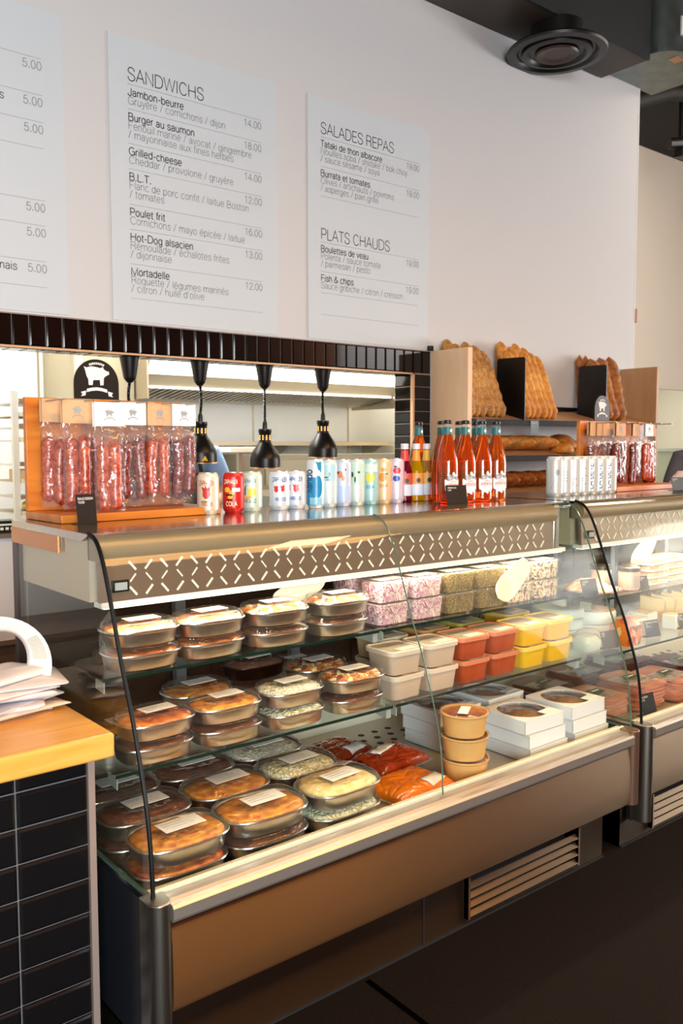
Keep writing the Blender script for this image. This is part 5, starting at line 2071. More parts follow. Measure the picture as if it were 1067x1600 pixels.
def loaf(label, loc, rz, L, r, m, group, seed, flat=.8):
    mb = MB()
    rings = []
    n = 30
    for i in range(n+1):
        u = i/n
        k = max(.02, math.sin(PI*min(max(u, .0), 1))**.55)
        ring = []
        for j in range(18):
            a = 2*PI*j/18
            ca, sa = math.cos(a), math.sin(a)
            g = math.sin((u*L+.35*r*ca)/.075*2*PI)
            q = r*k*(1+(.07*max(0, g)**3 if sa > 0 else 0)+.05*nz(u*9, ca*2+seed, sa*2))
            ring.append((u*L-L/2, q*ca, q*sa*flat))
        rings.append(ring)
    mb.loft(rings, True, True)
    t2 = mesh_obj('bread_loaf', mb, m, None, smooth=0)
    t2.location = loc
    t2.rotation_euler = (0, 0, rz)
    tag(t2, label, 'bread', group)
    return t2


def loafz(z0, z1, y):
    return z0+(z1-z0)*(y-3.69)/.295


for i in range(6):
    o = loaf('long crusty loaf, %s from left on the second bread shelf' % nums[i], (4.22+.125*i, 3.83, loafz(1.325, 1.40, 3.83)+.052), math.radians(132), .30, .060, M_crust if i % 2 else M_crusts, 'loaves on the second bread shelf', i)
for i in range(5):
    loaf('dark crusty loaf, %s from left on the lowest bread shelf' % nums[i], (4.26+.17*i, 3.82, loafz(1.085, 1.16, 3.82)+.05), math.radians(125), .30, .068, M_crustd, 'loaves on the lowest bread shelf', i+3)


def round_loaf(label, loc, r, m, seed, h=.09):
    mb = MB()
    rings = []
    for k in range(10):
        a = PI/2*k/9
        rr = r*math.cos(a)*(1 if k else .93)
        rings.append([(rr*math.cos(b)*(1+.06*nz(math.cos(b)*2, math.sin(b)*2, seed)), rr*math.sin(b), h*math.sin(a)+.006*nz(rr*40*math.cos(b), rr*40*math.sin(b), seed)) for b in [2*PI*i/32 for i in range(32)]])
    mb.loft(rings, True, True)
    o = mesh_obj('round_loaf', mb, m, None, smooth=0)
    o.location = loc
    return tag(o, label, 'bread', 'round loaves on the second bread shelf')


for i, (x, y, r, m_, h, dz, lab) in enumerate([(5.03, 3.76, .085, M_crust, .075, 0, 'small round golden loaf at the front of the second shelf'), (5.14, 3.86, .12, M_crustd, .105, 0, 'large round dark loaf behind the small golden loaf'), (5.32, 3.80, .10, M_crust, .08, 0, 'round loaf at the right of the second shelf, beside the sausage stand')]):
    round_loaf(lab, (x, y, loafz(1.325, 1.40, y-.05)+.012), r, m_, i, h)

# ================================================================== COUNTER CLUTTER AT THE LEFT
CZ = .7785


def napkin(w, d, th, seed, m, label, loc, rz, curl=0):
    t = None
    n = 28
    mb = MB()
    top, bot = [], []
    base = rrect(w, d, .02, 6)
    rings = []
    for s, z in ((.55, 0), (.93, 0), (1.0, th*.25), (1.01, th*.6), (.97, th), (.6, th*1.02), (.2, th*1.02)):
        ring = []
        for x, y, _ in base:
            k = 1+.16*nz(x*14+seed, y*14, seed)+.07*nz(x*45+seed, y*45, seed)
            X, Y = x*s*k, y*s*k
            zz = z+(.013*nz(X*13+seed*3, Y*15, seed)+.008*nz(X*36, Y*36, seed)-.30*max(0, abs(X)-.085)*(seed % 2 < 1) if z else 0)*max(s, .6)+curl*max(0, X/w)**2
            ring.append((X, Y, max(0.0, zz)))
        rings.append(ring)
    mb.loft(rings, True, True)
    o = mesh_obj('folded_cloth', mb, m, None, smooth=0)
    md = o.modifiers.new('sub', 'SUBSURF')
    md.levels = md.render_levels = 1
    o.location = loc
    o.rotation_euler = (0, 0, rz)
    return tag(o, label, 'cloth', 'pile of folded cloths on the wooden counter')


random.seed(5)
cl = [(.21, .15, .009, M_linen2, 'grey-white folded cloth at the bottom of the pile'),
      (.24, .16, .010, M_linen3, 'peach-tinted folded cloth, second from bottom of the pile'),
      (.20, .15, .011, M_linen, 'white folded cloth, third from bottom of the pile'),
      (.25, .17, .010, M_linen2, 'bluish-white folded cloth, fourth from bottom of the pile'),
      (.22, .15, .012, M_linen, 'white folded cloth, fifth from bottom of the pile'),
      (.25, .16, .011, M_linen3, 'peach-tinted folded cloth high in the pile'),
      (.23, .16, .012, M_linen, 'white folded cloth, third from top of the pile'),
      (.25, .17, .012, M_linen, 'white folded cloth, second from top of the pile'),
      (.22, .14, .018, M_linen, 'white folded cloth on top of the pile, bulging upwards')]
z = CZ
for i, (w, d, th, m_, lab) in enumerate(cl):
    napkin(w, d, th, i*1.7+.5, m_, lab, (.650+.014*math.sin(i*2.1), 2.045+.012*math.cos(i*1.7), z), .35*math.sin(i*2.6)+.05, .022 if i > 4 else .010)
    z += th*.92
# curled paper strip
t = thing('curled_paper_strip', 'broad white paper strip curling in a loop behind the pile of cloths', 'paper', (.655, 2.10, CZ))
mb = MB()
rv = Vector((.776, -.631, 0))


def ring_pt(a, k):
    rx, rz_ = .070+.062*k, .072+.044*k
    p = rv*(rx*math.cos(a))+Vector((0, 0, .105+rz_*math.sin(a)))
    return p+Vector((-.02, -.03, 0))*(k-.5)*math.sin(a*.7+.4)+Vector((.01, .02, 0))*math.sin(a*2)


aa = [math.radians(150-8*i) for i in range(31)]
mb.loft([[tuple(ring_pt(a, k)) for a in aa] for k in (0, .25, .5, .75, 1)], False, False, False)
mb.v = [(x, y, max(.001, z)) for x, y, z in mb.v]
mesh_obj('strip', mb, M_white, t, smooth=0, solid=.0014)
mb = MB()
mb.loft([[tuple(ring_pt(a, k)-Vector((.0009, .0012, 0))*1.6) for a in aa[14:19]] for k in (.25, .55, .85)], False, False, False)
mesh_obj('printed_patch', mb, C('#d3d1c4', .7), t, solid=.0004)
# low dark cabinet behind, under the sill
t = thing('back_counter', 'low dark brown cabinet against the wall under the kitchen opening', 'cabinet', (.9, 3.55, 0))
mb = MB()
mb.bx(-1.6, .55, 0, .43, 0, .60)
mesh_obj('body', mb, C('#4a352b', .4), t)
for k in range(3):
    mb = MB()
    mb.bx(-1.6+.7*k, -.93+.7*k, -.018, 0, .06, .56)
    mesh_obj('door', mb, C('#5a4134', .4), t)
mb = MB()
mb.bx(-1.62, .56, -.02, .43, .60, .62)
mesh_obj('worktop', mb, C('#6a5243', .35), t)
t = thing('clear_bag', 'crumpled clear plastic bag at the left edge of the wooden counter', 'bag', (.40, 1.84, CZ))
mb = MB()
mb.loft([[(x*(1+.25*nz(x*25, y*25, k)), y*(1+.25*nz(x*25, y*25, k+3)), .012*k+.004*nz(x*40, y*40, k)) for x, y, _ in rrect(.20-.02*k, .13-.012*k, .03, 5)] for k in range(6)], True, True)
mesh_obj('bag', mb, M_bag, t, smooth=0)

# ================================================================== THE KITCHEN BEHIND THE OPENING
def heat_lamp(x, zb, label, sticker=False, zt=1.8365):
    t = thing('heat_lamp', label, 'lamp', (x, WY+.10, zb), 0, 'heat lamps hanging in the kitchen opening')
    H = zt-zb
    mb = MB()
    mb.lathe([(.030, H-.105), (.034, H-.09), (.047, H-.015), (.05, H), (0, H)], 28)
    mb.lathe([(.014, H-.125), (.030, H-.105)], 28)
    mesh_obj('ceiling_cup', mb, M_blackm, t, smooth=40)
    mb = MB()
    path = []
    n = 150
    for i in range(n+1):
        u = i/n
        zz = H-.12-(H-.12-.262)*u
        a = u*2*PI*16
        path.append((.010*math.sin(u*PI)*math.sin(x*9)+.0055*math.cos(a), .0055*math.sin(a), zz))
    mb.tube(path, .0042, 5)
    mesh_obj('coiled_cord', mb, M_blackm, t, smooth=40)
    mb = MB()
    mb.lathe([(.010, .262), (.013, .25), (.014, .222), (.036, .22), (.037, .202), (.034, .198), (.034, .150), (.040, .140), (.068, .098), (.083, .066), (.0855, .05), (.0855, .004), (.081, .004), (.081, .05), (.06, .09), (.03, .14)], 40)
    mesh_obj('shade', mb, M_blackm, t, smooth=40)
    mb = MB()
    mb.lathe([(.0855, .006), (.088, .004), (.088, .0), (.080, .0), (.080, .004)], 40)
    mesh_obj('copper_rim', mb, M_copper, t, smooth=40)
    mb = MB()
    for k in range(10):
        a = 2*PI*k/10
        for zz in (.162, .172, .182):
            M = Matrix.Rotation(a, 4, 'Z')
            mb.bx(.0335, .0348, -.003, .003, zz-.003, zz+.003, M)
    mesh_obj('glowing_vents', mb, emit('lamp_vents', '#ffb45a', 2.0) if 'lamp_vents' not in bpy.data.materials else bpy.data.materials['lamp_vents'], t)
    mb = MB()
    mb.lathe([(0, .085), (.02, .08), (.028, .06), (.02, .04), (0, .034)], 20)
    mesh_obj('bulb', mb, bpy.data.materials.get('heat_bulb') or emit('heat_bulb', '#ffb060', 4.0), t, smooth=60)
    if sticker:
        mb = MB()
        cyl_patch(mb, [(-.018, .012), (.018, .012), (0, .042)], .0862)
        o = mesh_obj('warning_sticker', mb, C('#e8c21a', .5), t)
        o.rotation_euler = (0, 0, math.atan2(4.1, x)-PI/2+.25)
    return t


heat_lamp(1.97, 1.31, 'black heat lamp mostly hidden behind the left sausage stand')
heat_lamp(2.37, 1.302, 'black heat lamp with a yellow warning triangle, before the person in blue', True)
heat_lamp(2.782, 1.268, 'black heat lamp hanging lowest, right of the person in blue')
heat_lamp(3.195, 1.322, 'black heat lamp nearest the tiled pier')

# hood
t = thing('extractor_hood', 'long steel extractor hood with a bright light panel over the kitchen', 'hood', (2.62, 5.2, 1.7))


def hp(name, prof, m, x0=0, x1=2.36, parent=None, **k):
    mb = MB()
    mb.extr([(y-5.2, z-1.7) for y, z in prof], 'x', x0, x1)
    return mesh_obj(name, mb, m, parent or t, **k)


hp('hood_shell', [(5.18, 2.15), (5.18, 1.985), (5.19, 1.985), (5.20, 2.10), (5.98, 2.10), (5.98, 2.15)], M_ksteel)
hp('light_panel', [(5.24, 1.990), (5.25, 1.990), (5.32, 1.868), (5.31, 1.868)], M_lamp, .06, 2.34)
hp('lower_lip', [(5.31, 1.868), (5.32, 1.868), (5.44, 1.806), (5.44, 1.798)], M_kcream, .0, 2.36)
hp('light_tube', [(5.44, 1.800), (5.46, 1.800), (5.46, 1.786), (5.44, 1.786)], M_lamp, .02, 2.34)
mb = MB()
for k in range(46):
    x = .01+.051*k
    mb.add([(x, .26, .083), (x+.030, .26, .083), (x+.030, .60, .030), (x, .60, .030), (x, .26, .100), (x+.030, .26, .100), (x+.030, .60, .047), (x, .60, .047)], [(0, 1, 2, 3), (4, 7, 6, 5), (0, 4, 5, 1), (1, 5, 6, 2), (2, 6, 7, 3), (3, 7, 4, 0)])
mesh_obj('baffle_filters', mb, M_ksteel, t)
hp('filter_backing', [(5.46, 1.815), (5.80, 1.762), (5.80, 1.772), (5.46, 1.825)], M_rubber, .0, 2.36)
hp('grease_gutter', [(5.80, 1.76), (5.80, 1.735), (5.86, 1.725), (5.98, 1.725), (5.98, 1.76)], M_ksteel)
for x in (-.012, 2.36):
    mb = MB()
    mb.bx(x, x+.012, -.02, .78, .0, .45)
    mesh_obj('end_plate', mb, M_ksteel, t)
t = thing('cream_wall_cabinet', 'grey-beige steel cabinet beside the hood, left end, behind the arched sign', 'cabinet', (2.24, 5.35, 1.70))
mb = MB()
mb.bx(0, .36, 0, .63, -.02, .52)
mesh_obj('body', mb, C('#b0a488', .45, metal=.3), t)
mb = MB()
mb.bx(-.045, .0, -.03, .0, .045, .55)
mesh_obj('edge_post', mb, M_kcream, t)
# shelves and table in the kitchen
for nm, lab, x0, x1, y0, y1, z in (('steel_wall_shelf', 'steel shelf on the kitchen wall behind the heat lamps', 2.75, 5.45, 5.62, 5.98, 1.425),):
    t = thing(nm, lab, 'shelf', (x0, y0, z))
    mb = MB()
    mb.bx(0, x1-x0, 0, y1-y0, -.012, 0).bx(0, x1-x0, -.004, .002, -.032, .0)
    mesh_obj('shelf_plate', mb, M_ksteel, t)
    for k in range(3):
        mb = MB()
        q = .35+k*(x1-x0-.7)/2
        mb.extr([(.05, -.012), (y1-y0, -.012), (y1-y0, -.16)], 'x', q, q+.02)
        mesh_obj('bracket', mb, M_ksteel, t)
t = thing('steel_worktable', 'steel kitchen worktable standing along the back kitchen wall', 'table', (2.9, 4.95, 0))
mb = MB()
mb.bx(0, 2.62, 0, .62, 1.05, 1.09)
mesh_obj('table_top', mb, M_ksteel, t)
for x, y in ((.04, .04), (2.54, .04), (.04, .54), (2.54, .54)):
    mb = MB()
    mb.bx(x, x+.04, y, y+.04, 0, 1.05)
    mesh_obj('leg', mb, M_ksteel, t)
t = thing('steel_oven', 'grey steel kitchen unit under the shelf near the tiled pier', 'kitchen unit', (3.35, 4.98, 1.0905))
mb = MB()
mb.bx(0, 1.55, .03, .58, 0, .24)
mesh_obj('body', mb, C('#8d8571', .4, metal=.5), t)
for x in (.05, .5, .95):
    mb = MB()
    mb.bx(x, x+.4, .02, .03, .03, .20)
    mesh_obj('door', mb, C('#9d9580', .4, metal=.5), t)
t = thing('white_cutting_board', 'pale cutting board on a steel stand right of the person in blue', 'cutting board', (2.96, 4.75, 1.35))
mb = MB()
mb.bx(0, .24, 0, .16, 0, .035)
mesh_obj('board', mb, C('#efe6cf', .5), t, bevel=.006)
mb = MB()
mb.bx(.10, .13, .06, .09, -1.35, 0)
mesh_obj('stand', mb, M_ksteel, t)

# bakery tray rack at the left
t = thing('bakery_rack', 'tall bakery rack with loaded trays seen at the left edge of the opening', 'rack', (1.38, 4.62, 0))
for x in (.18, .62):
    for y in (0, .5):
        mb = MB()
        mb.bx(x, x+.03, y, y+.03, 0, 1.68)
        mesh_obj('post', mb, C('#dcdcd0', .4, metal=.3), t)
ZR = [1.03, 1.115, 1.20, 1.29, 1.42, 1.49, 1.55, 1.62]
random.seed(3)
for i, z in enumerate(ZR):
    mb = MB()
    mb.bx(.215, .615, .01, .50, z, z+.006).bx(.215, .615, .005, .012, z, z+.022)
    mesh_obj('tray', mb, M_ksteel if i % 2 else M_kcream, t)
for i, lab in ((0, 'pale yellow dough pieces on a tray of the bakery rack'),):
    for k in range(3):
        o = loaf('pale yellow bun on the lowest visible bakery rack tray, number %s along' % nums[k], (1.66+.12*k, 4.72, 1.076), 1.3, .14, .030, C('#e6c04a', .5), 'buns on the bakery rack', k+2)
t = thing('patterned_box', 'kraft box with red rings on the bakery rack, white label', 'box', (1.62, 4.66, 1.2065))
mb = MB()
mb.bx(0, .30, 0, .22, 0, .062)
mesh_obj('carton', mb, C('#d9b88c', .6), t)
mb = MB()
for x in (.05, .19):
    n = 20
    mb.loft([[(x+r*math.cos(2*PI*i/n), -.0008, .03+r*math.sin(2*PI*i/n)) for i in range(n)] for r in (.022, .032)], False, False)
mesh_obj('red_rings', mb, C('#d8563a', .6), t)
mb = MB()
mb.bx(.10, .16, -.001, 0, .005, .034)
mesh_obj('white_label', mb, M_white, t)
t = thing('cling_film_cutter', 'black and white dispenser box on the sill at the left edge', 'box', (1.12, 3.99, 1.0055))
mb = MB()
mb.bx(0, .235, 0, .10, 0, .055)
mesh_obj('carton', mb, M_black, t)
mb = MB()
for k in range(9):
    mb.bx(.02+.023*k, .034+.023*k, -.0008, 0, .014, .026)
mb.bx(.01, .225, -.0008, 0, .034, .042)
mesh_obj('pale_print', mb, C('#dfe8d8', .6), t)


# ---------------------------------------------------------------- people
def skin_mesh(name, V, E, m, parent, levels=2, root=0):
    me = bpy.data.meshes.new(name)
    me.from_pydata([v[:3] for v in V], E, [])
    me.materials.append(m)
    o = bpy.data.objects.new(name, me)
    COL.objects.link(o)
    o.parent = parent
    md = o.modifiers.new('skin', 'SKIN')
    md.use_smooth_shade = True
    for i, v in enumerate(V):
        d = me.skin_vertices[0].data[i]
        r = v[3]
        d.radius = r if isinstance(r, tuple) else (r, r)
        d.use_root = (i == root)
    s = o.modifiers.new('sub', 'SUBSURF')
    s.levels = s.render_levels = levels
    return o


def person(label, loc, rz, bow, shirt, apron=True):
    """standing figure facing local -y; bow = forward bend of the head and upper back"""
    t = thing('person', label, 'person', loc, rz)
    b = bow
    sh_y, sh_z = -.16*b, 1.40-.05*b
    nk = (0, sh_y-.03*b-.01, sh_z+.075)
    hd = (0, nk[1]-.06*b-.01, nk[2]+.10-.03*b)
    cr_ = (0, hd[1]-.05*b, hd[2]+.095-.02*b)
    V, E = [], []

    def add(p, r, to=None):
        V.append((*p, r))
        if to is not None:
            E.append((to, len(V)-1))
        return len(V)-1
    pel = add((0, 0, .95), (.15, .11))
    wst = add((0, -.02*b, 1.10), (.135, .10), pel)
    chs = add((0, sh_y*.7, 1.28), (.155, .115), wst)
    upb = add((0, sh_y, sh_z), (.10, .085), chs)
    n1 = add(nk, .055, upb)
    h1 = add((hd[0], hd[1]-.01, hd[2]-.03), (.065, .075), n1)
    h2 = add((hd[0], hd[1]-.005, hd[2]+.045), (.075, .09), h1)
    add(cr_, (.055, .06), h2)
    for s in (-1, 1):
        s1 = add((s*.165, sh_y+.0, sh_z-.02), .062, upb)
        e1 = add((s*.235, sh_y-.03, 1.12), .047, s1)
        w1 = add((s*.17, sh_y-.25, 1.03), .030, e1)
        p1 = add((s*.155, sh_y-.32, 1.02), (.040, .018), w1)
        for k in range(4):
            q = (s*(.155+(k-1.5)*.019), sh_y-.362-.008*(1-abs(k-1.5)), 1.018)
            a_ = add(q, .0092, p1)
            b_ = add((q[0]+s*.002, q[1]-.028, q[2]-.006), .0085, a_)
            add((q[0]+s*.002, q[1]-.045-.006*(1-abs(k-1.5)), q[2]-.022), .0075, b_)
        a_ = add((s*.118, sh_y-.30, 1.018), .011, p1)
        b_ = add((s*.098, sh_y-.33, 1.010), .0095, a_)
        add((s*.092, sh_y-.355, 1.0), .008, b_)
        l1 = add((s*.10, 0, .86), .092, pel)
        l2 = add((s*.105, -.01, .50), .062, l1)
        l3 = add((s*.105, .02, .10), .040, l2)
        add((s*.115, -.10, .035), (.038, .03), l3)
    body = skin_mesh('body', V, E, M_skin, t)
    # face
    fy, fz = hd[1], hd[2]
    mb = MB()
    mb.lathe([(0, .012), (.008, .008), (.012, 0), (.008, -.008), (0, -.012)], 10, (0, 0, 0), Matrix.Translation((0, fy-.098, fz+.005)) @ Matrix.Diagonal((1, 1.6, 1.5, 1)))
    for s in (-1, 1):
        mb.lathe([(0, .028), (.012, .018), (.014, 0), (.010, -.018), (0, -.026)], 10, (0, 0, 0), Matrix.Translation((s*.078, fy+.005, fz+.01)))
    mesh_obj('nose_and_ears', mb, M_skin, t, smooth=0)
    for s in (-1, 1):
        mb = MB()
        mb.lathe([(0, .010), (.008, .006), (.010, 0), (.008, -.006), (0, -.010)], 10, (0, 0, 0), Matrix.Translation((s*.032, fy-.084, fz+.032)))
        mesh_obj('eye', mb, C('#2a1d18', .3), t, smooth=0)
    mb = MB()
    mb.bx(-.022, .022, fy-.094, fy-.084, fz-.040, fz-.033)
    mesh_obj('mouth', mb, C('#8c4a44', .5), t, bevel=.003)
    # hair cap
    mb = MB()
    rings = []
    for k in range(9):
        a = PI/2*k/8
        rr = math.cos(a)*1.0 if k < 8 else .02
        rings.append([(.094*rr*math.cos(q), .112*rr*math.sin(q)*(1)+.016, (.118*math.sin(a)-(.055 if math.sin(q) > -.2 else 0)*(1-k/8))+.006*nz(q*6, k)) for q in [2*PI*i/28 for i in range(28)]])
    mb.loft(rings, True, True)
    h = mesh_obj('hair', mb, M_hair, t, smooth=0)
    h.location = (hd[0], hd[1], hd[2]+.02)
    h.rotation_euler = (.35*b, 0, 0)
    # shirt: torso and short sleeves
    V2, E2 = [], []

    def add2(p, r, to=None):
        V2.append((*p, r))
        if to is not None:
            E2.append((to, len(V2)-1))
        return len(V2)-1
    p0 = add2((0, 0, .90), (.165, .13))
    p1 = add2((0, -.02*b, 1.10), (.155, .122), p0)
    p2 = add2((0, sh_y*.7, 1.28), (.178, .138), p1)
    p3 = add2((0, sh_y, sh_z+.005), (.115, .10), p2)
    add2((nk[0], nk[1]+.008, nk[2]-.035), .072, p3)
    for s in (-1, 1):
        a1 = add2((s*.17, sh_y, sh_z-.015), .078, p3)
        a2 = add2((s*.222, sh_y-.02, 1.20), .068, a1)
        add2((s*.232, sh_y-.027, 1.15), .066, a2)
    skin_mesh('shirt', V2, E2, shirt, t)
    V3, E3 = [], []
    V3.append((0, 0, .96, (.165, .13)))
    for s in (-1, 1):
        i0 = len(V3)
        V3 += [(s*.10, 0, .84, .108), (s*.105, -.01, .5, .078), (s*.105, .02, .09, .062)]
        E3 += [(0, i0), (i0, i0+1), (i0+1, i0+2)]
    skin_mesh('trousers', V3, E3, M_trous, t)
    for s in (-1, 1):
        mb = MB()
        mb.loft([[(x+s*.112, y-.045, z) for x, y, _ in rrect(.095*k, .27*k, .04, 5)] for k, z in ((1, 0), (1, .03), (.9, .055), (.55, .085))], True, True)
        mesh_obj('shoe', mb, M_black, t, smooth=40)
    if apron:
        mb = MB()
        mb.grid(lambda u, v: ((u-.5)*(.24+.18*v), sh_y*(1-v*.9)-.162-.035*math.cos((u-.5)*PI)+.012*nz(u*5, v*4), 1.24-v*.70), 12, 16)
        mesh_obj('apron', mb, M_apron, t, smooth=0, solid=.004)
        for s in (-1, 1):
            mb = MB()
            mb.tube([(s*.115, sh_y-.165, 1.24), (s*.10, sh_y-.150, 1.33), (s*.080, sh_y-.085, 1.425), (s*.06, sh_y+.03, 1.445)], .012, 8)
            mesh_obj('apron_strap', mb, M_apron, t, smooth=40)
    for k in range(2):
        mb = MB()
        mb.lathe([(0, .004), (.007, .003), (.008, 0)], 12, (0, 0, 0), Matrix.Translation((0, sh_y-.125+.005*k, 1.345-.10*k)) @ Matrix.Rotation(PI/2, 4, 'X'))
        mesh_obj('shirt_button', mb, M_black, t)
    return t


person('person in a blue shirt and black apron bending over behind the hanging heat lamps', (2.67, 4.82, 0), math.radians(-32), 1.0, M_shirt)
p2 = person('person in a grey shirt cut off by the right edge, behind the second case', (5.67, 3.05, 0), math.radians(150), .3, M_shirt2, apron=False)
p2.scale = (.95, .95, .95)

# room beyond, at the far right
t = thing('green_counter', 'pale green counter with small things in the bright room at the far right', 'counter', (9.3, 6.6, 0))
mb = MB()
mb.bx(0, 3.0, 0, .6, 0, 1.30)
mesh_obj('body', mb, C('#b9c4a8', .6), t)
mb = MB()
mb.bx(-.05, 3.05, -.04, .62, 1.30, 1.345)
mesh_obj('worktop', mb, C('#c9cfbf', .4), t)
for x, colr, lab, r, h in ((1.10, '#e0643a', 'orange pot on the pale green counter', .10, .17), (1.42, '#4f8a2c', 'green pot on the pale green counter', .09, .13), (.74, '#d8c43a', 'yellow pot on the pale green counter', .08, .12)):
    q = thing('storage_pot', lab, 'pot', (9.3+x, 6.75, 1.3455))
    mb = MB()
    mb.lathe([(r*.8, 0), (r, h*.3), (r, h), (r*.9, h), (r*.85, h*.3), (0, h*.2)], 20)
    mesh_obj('pot', mb, C(colr, .4), q, smooth=40)

# ================================================================== CONTENTS OF THE SECOND CASE
Z1, Z2, Z0 = .8355, .6455, .3965
# plate of pink slices
t = thing('food_plate', 'clear plate of pink shaved fish on the upper shelf of the second case', 'plate', (2.83, 1.975, Z1))
mb = MB()
mb.lathe([(.06, 0), (.07, .002), (.115, .016), (.118, .018), (.113, .018), (.07, .006), (0, .006)], 40)
mesh_obj('plate', mb, clearmat('plate_glass', (.97, .97, .97), 1.5, .03, frost=.25), t, smooth=40)
mb = MB()
mb.loft([[(.100*(1-k/6)**.6*math.cos(a)*(1+.12*nz(a*3, k)), .100*(1-k/6)**.6*math.sin(a)*(1+.12*nz(a*3, k+9)), .010+.008*k+.006*nz(a*5, k, 2)) for a in [2*PI*i/30 for i in range(30)]] for k in range(6)], True, True)
mesh_obj('pink_slices', mb, mat('pink_fish', '#e58a62', .35, col2='#f4d9c8', vscale=45, bump=.8, bscale=90), t, smooth=0)


def jar(label, loc, colr):
    t = thing('terrine_jar', label, 'jar', loc, 0, 'glass jars on the upper shelf of the second case')
    mb = MB()
    mb.lathe([(.036, 0), (.039, .003), (.041, .070), (.040, .075), (0, .075)], 32)
    mesh_obj('contents', mb, C(colr, .3), t, smooth=40)
    mb = MB()
    mb.lathe([(.0435, .074), (.0435, .088), (.041, .090), (0, .090)], 32)
    mesh_obj('lid', mb, C('#55504c', .3, metal=.6), t, smooth=40)
    mb = MB()
    cyl_patch(mb, rectp(-.022, .022, .012, .058), .0412)
    mesh_obj('paper_label', mb, C('#b8a8a4', .5), t)
    return t


jar('terrine jar standing behind the plate of pink fish', (2.965, 2.02, Z1), '#d8b4a4')
jar('terrine jar in front of the other jars, right of the plate', (3.005, 1.92, Z1), '#dcb8a6')
jar('terrine jar at the right of the jar group, beside wrapped slices', (3.09, 1.97, Z1), '#d4b09c')


def wedge_pack(label, loc, rz, m, group, w=.13, d=.10, h=.026):
    t = thing('wrapped_slices', label, 'food pack', loc, rz, group)
    mb = MB()
    mb.loft([rrect(w*.92, d*.9, .012, 4, .003), rrect(w*.95, d*.93, .012, 4, h*.8), rrect(w*.8, d*.78, .012, 4, h)], True, True)
    mesh_obj('slices', mb, m, t, smooth=40)
    mb = MB()
    mb.loft([rrect(w, d, .014, 4, 0), rrect(w*1.08, d*1.1, .016, 4, .002), rrect(w*1.08, d*1.1, .016, 4, .005), rrect(w, d, .014, 4, .006)], True, True)
    mesh_obj('tray', mb, M_white, t)
    return t


M_toast = mat('orange_slices', '#e8a878', .4, col2='#f2d0b0', vscale=30)
for c, (x, y) in enumerate(((3.215, 1.965), (3.375, 1.975), (3.525, 1.975))):
    for k in range(4 if c < 2 else 3):
        wedge_pack('pack of orange slices in the %s stack, %s from the shelf up' % (['left', 'middle', 'right'][c], nums[k]), (x+random.uniform(-.005, .005), y, Z1+.0265*k), random.uniform(-.08, .08), M_toast, 'packs of orange slices')


def wheel(label, loc, r, h, m, group, top=None):
    t = thing('round_cheese', label, 'cheese', loc, random.uniform(0, 3), group)
    mb = MB()
    mb.lathe([(r*.94, 0), (r, h*.12), (r*1.01, h*.5), (r, h*.88), (r*.95, h)], 40)
    mesh_obj('rind', mb, m, t, smooth=40)
    mb = MB()
    mb.lathe([(r*.95, h), (r*.8, h*1.02), (0, h*1.03)], 40)
    mesh_obj('top_face', mb, top or m, t, smooth=40)
    return t


gw = 'cheese wheels in the second case'
for k in range(3):
    wheel('white cheese wheel at the left end of the second case, %s from the shelf' % nums[k], (2.80, 2.10, Z2+.042*k), .10, .040, M_cheese, gw)
for k in range(2):
    wheel('cheese wheel with %s, right of the white stack' % ('a brown top' if k else 'pale sides under the brown one'), (2.955, 2.045, Z2+.052*k), .088, .050, M_cheese, gw, M_rind if k else None)
for i, (x, y, w, d, h, m_, lab) in enumerate([(3.09, 1.965, .10, .10, .060, M_cheese, 'piece of white rind cheese in the middle of the lower shelf'), (3.21, 1.99, .11, .10, .066, M_cheese, 'piece of white rind cheese with a yellow top beside the price card'), (3.285, 1.905, .06, .06, .062, M_cheese, 'small upright piece of white rind cheese before the others')]):
    t = thing('cheese_piece', lab, 'cheese', (x, y, Z2), .2*i)
    mb = MB()
    mb.extr([(-w/2, -d/2), (w/2, -d/2), (w*.35, d/2), (-w*.3, d/2)], 'z', 0, h)
    mesh_obj('rind', mb, m_, t, bevel=.006)
    mb = MB()
    mb.extr([(-w*.42, -d*.42), (w*.42, -d*.42), (w*.28, d*.42), (-w*.25, d*.42)], 'z', h, h+.003)
    mesh_obj('cut_face', mb, M_cheesey, t)
for i in range(7):
    x = 3.40+.055*i if i < 7 else 0
    t = thing('cheese_wedge', 'upright wedge of yellow cheese, %s from left in the slanted row' % nums[i], 'cheese', (3.36+.062*i, 2.03-.012*i, Z2), .5, 'slanted row of cheese wedges')
    mb = MB()
    mb.add([(-.012, -.05, 0), (.012, -.05, 0), (.020, .05, 0), (-.020, .05, 0), (-.012, -.045, .10), (.012, -.045, .10), (.020, .05, .115), (-.020, .05, .115)], [(0, 3, 2, 1), (4, 5, 6, 7), (0, 1, 5, 4), (1, 2, 6, 5), (2, 3, 7, 6), (3, 0, 4, 7)])
    mesh_obj('wedge', mb, M_cheesey, t, bevel=.003)
    mb = MB()
    mb.bx(-.013, .013, -.0535, -.051, .055, .09)
    mesh_obj('green_label', mb, C('#6e7a4a', .5), t)
t = thing('orange_packet', 'orange printed packet hanging over the shelf front beside the case joint', 'packet', (2.905, 1.865, Z2), .1)
mb = MB()
mb.loft([rrect(.10, .085, .01, 4, 0), rrect(.11, .095, .012, 4, .03), rrect(.10, .085, .012, 4, .075), rrect(.09, .02, .008, 4, .095)], True, True)
mesh_obj('packet', mb, speck('orange_packet_print', '#d8742a', ['#c03a1c', '#e8b87a', '#6a3a1c'], 40, .3, .3, .5), t, smooth=40)
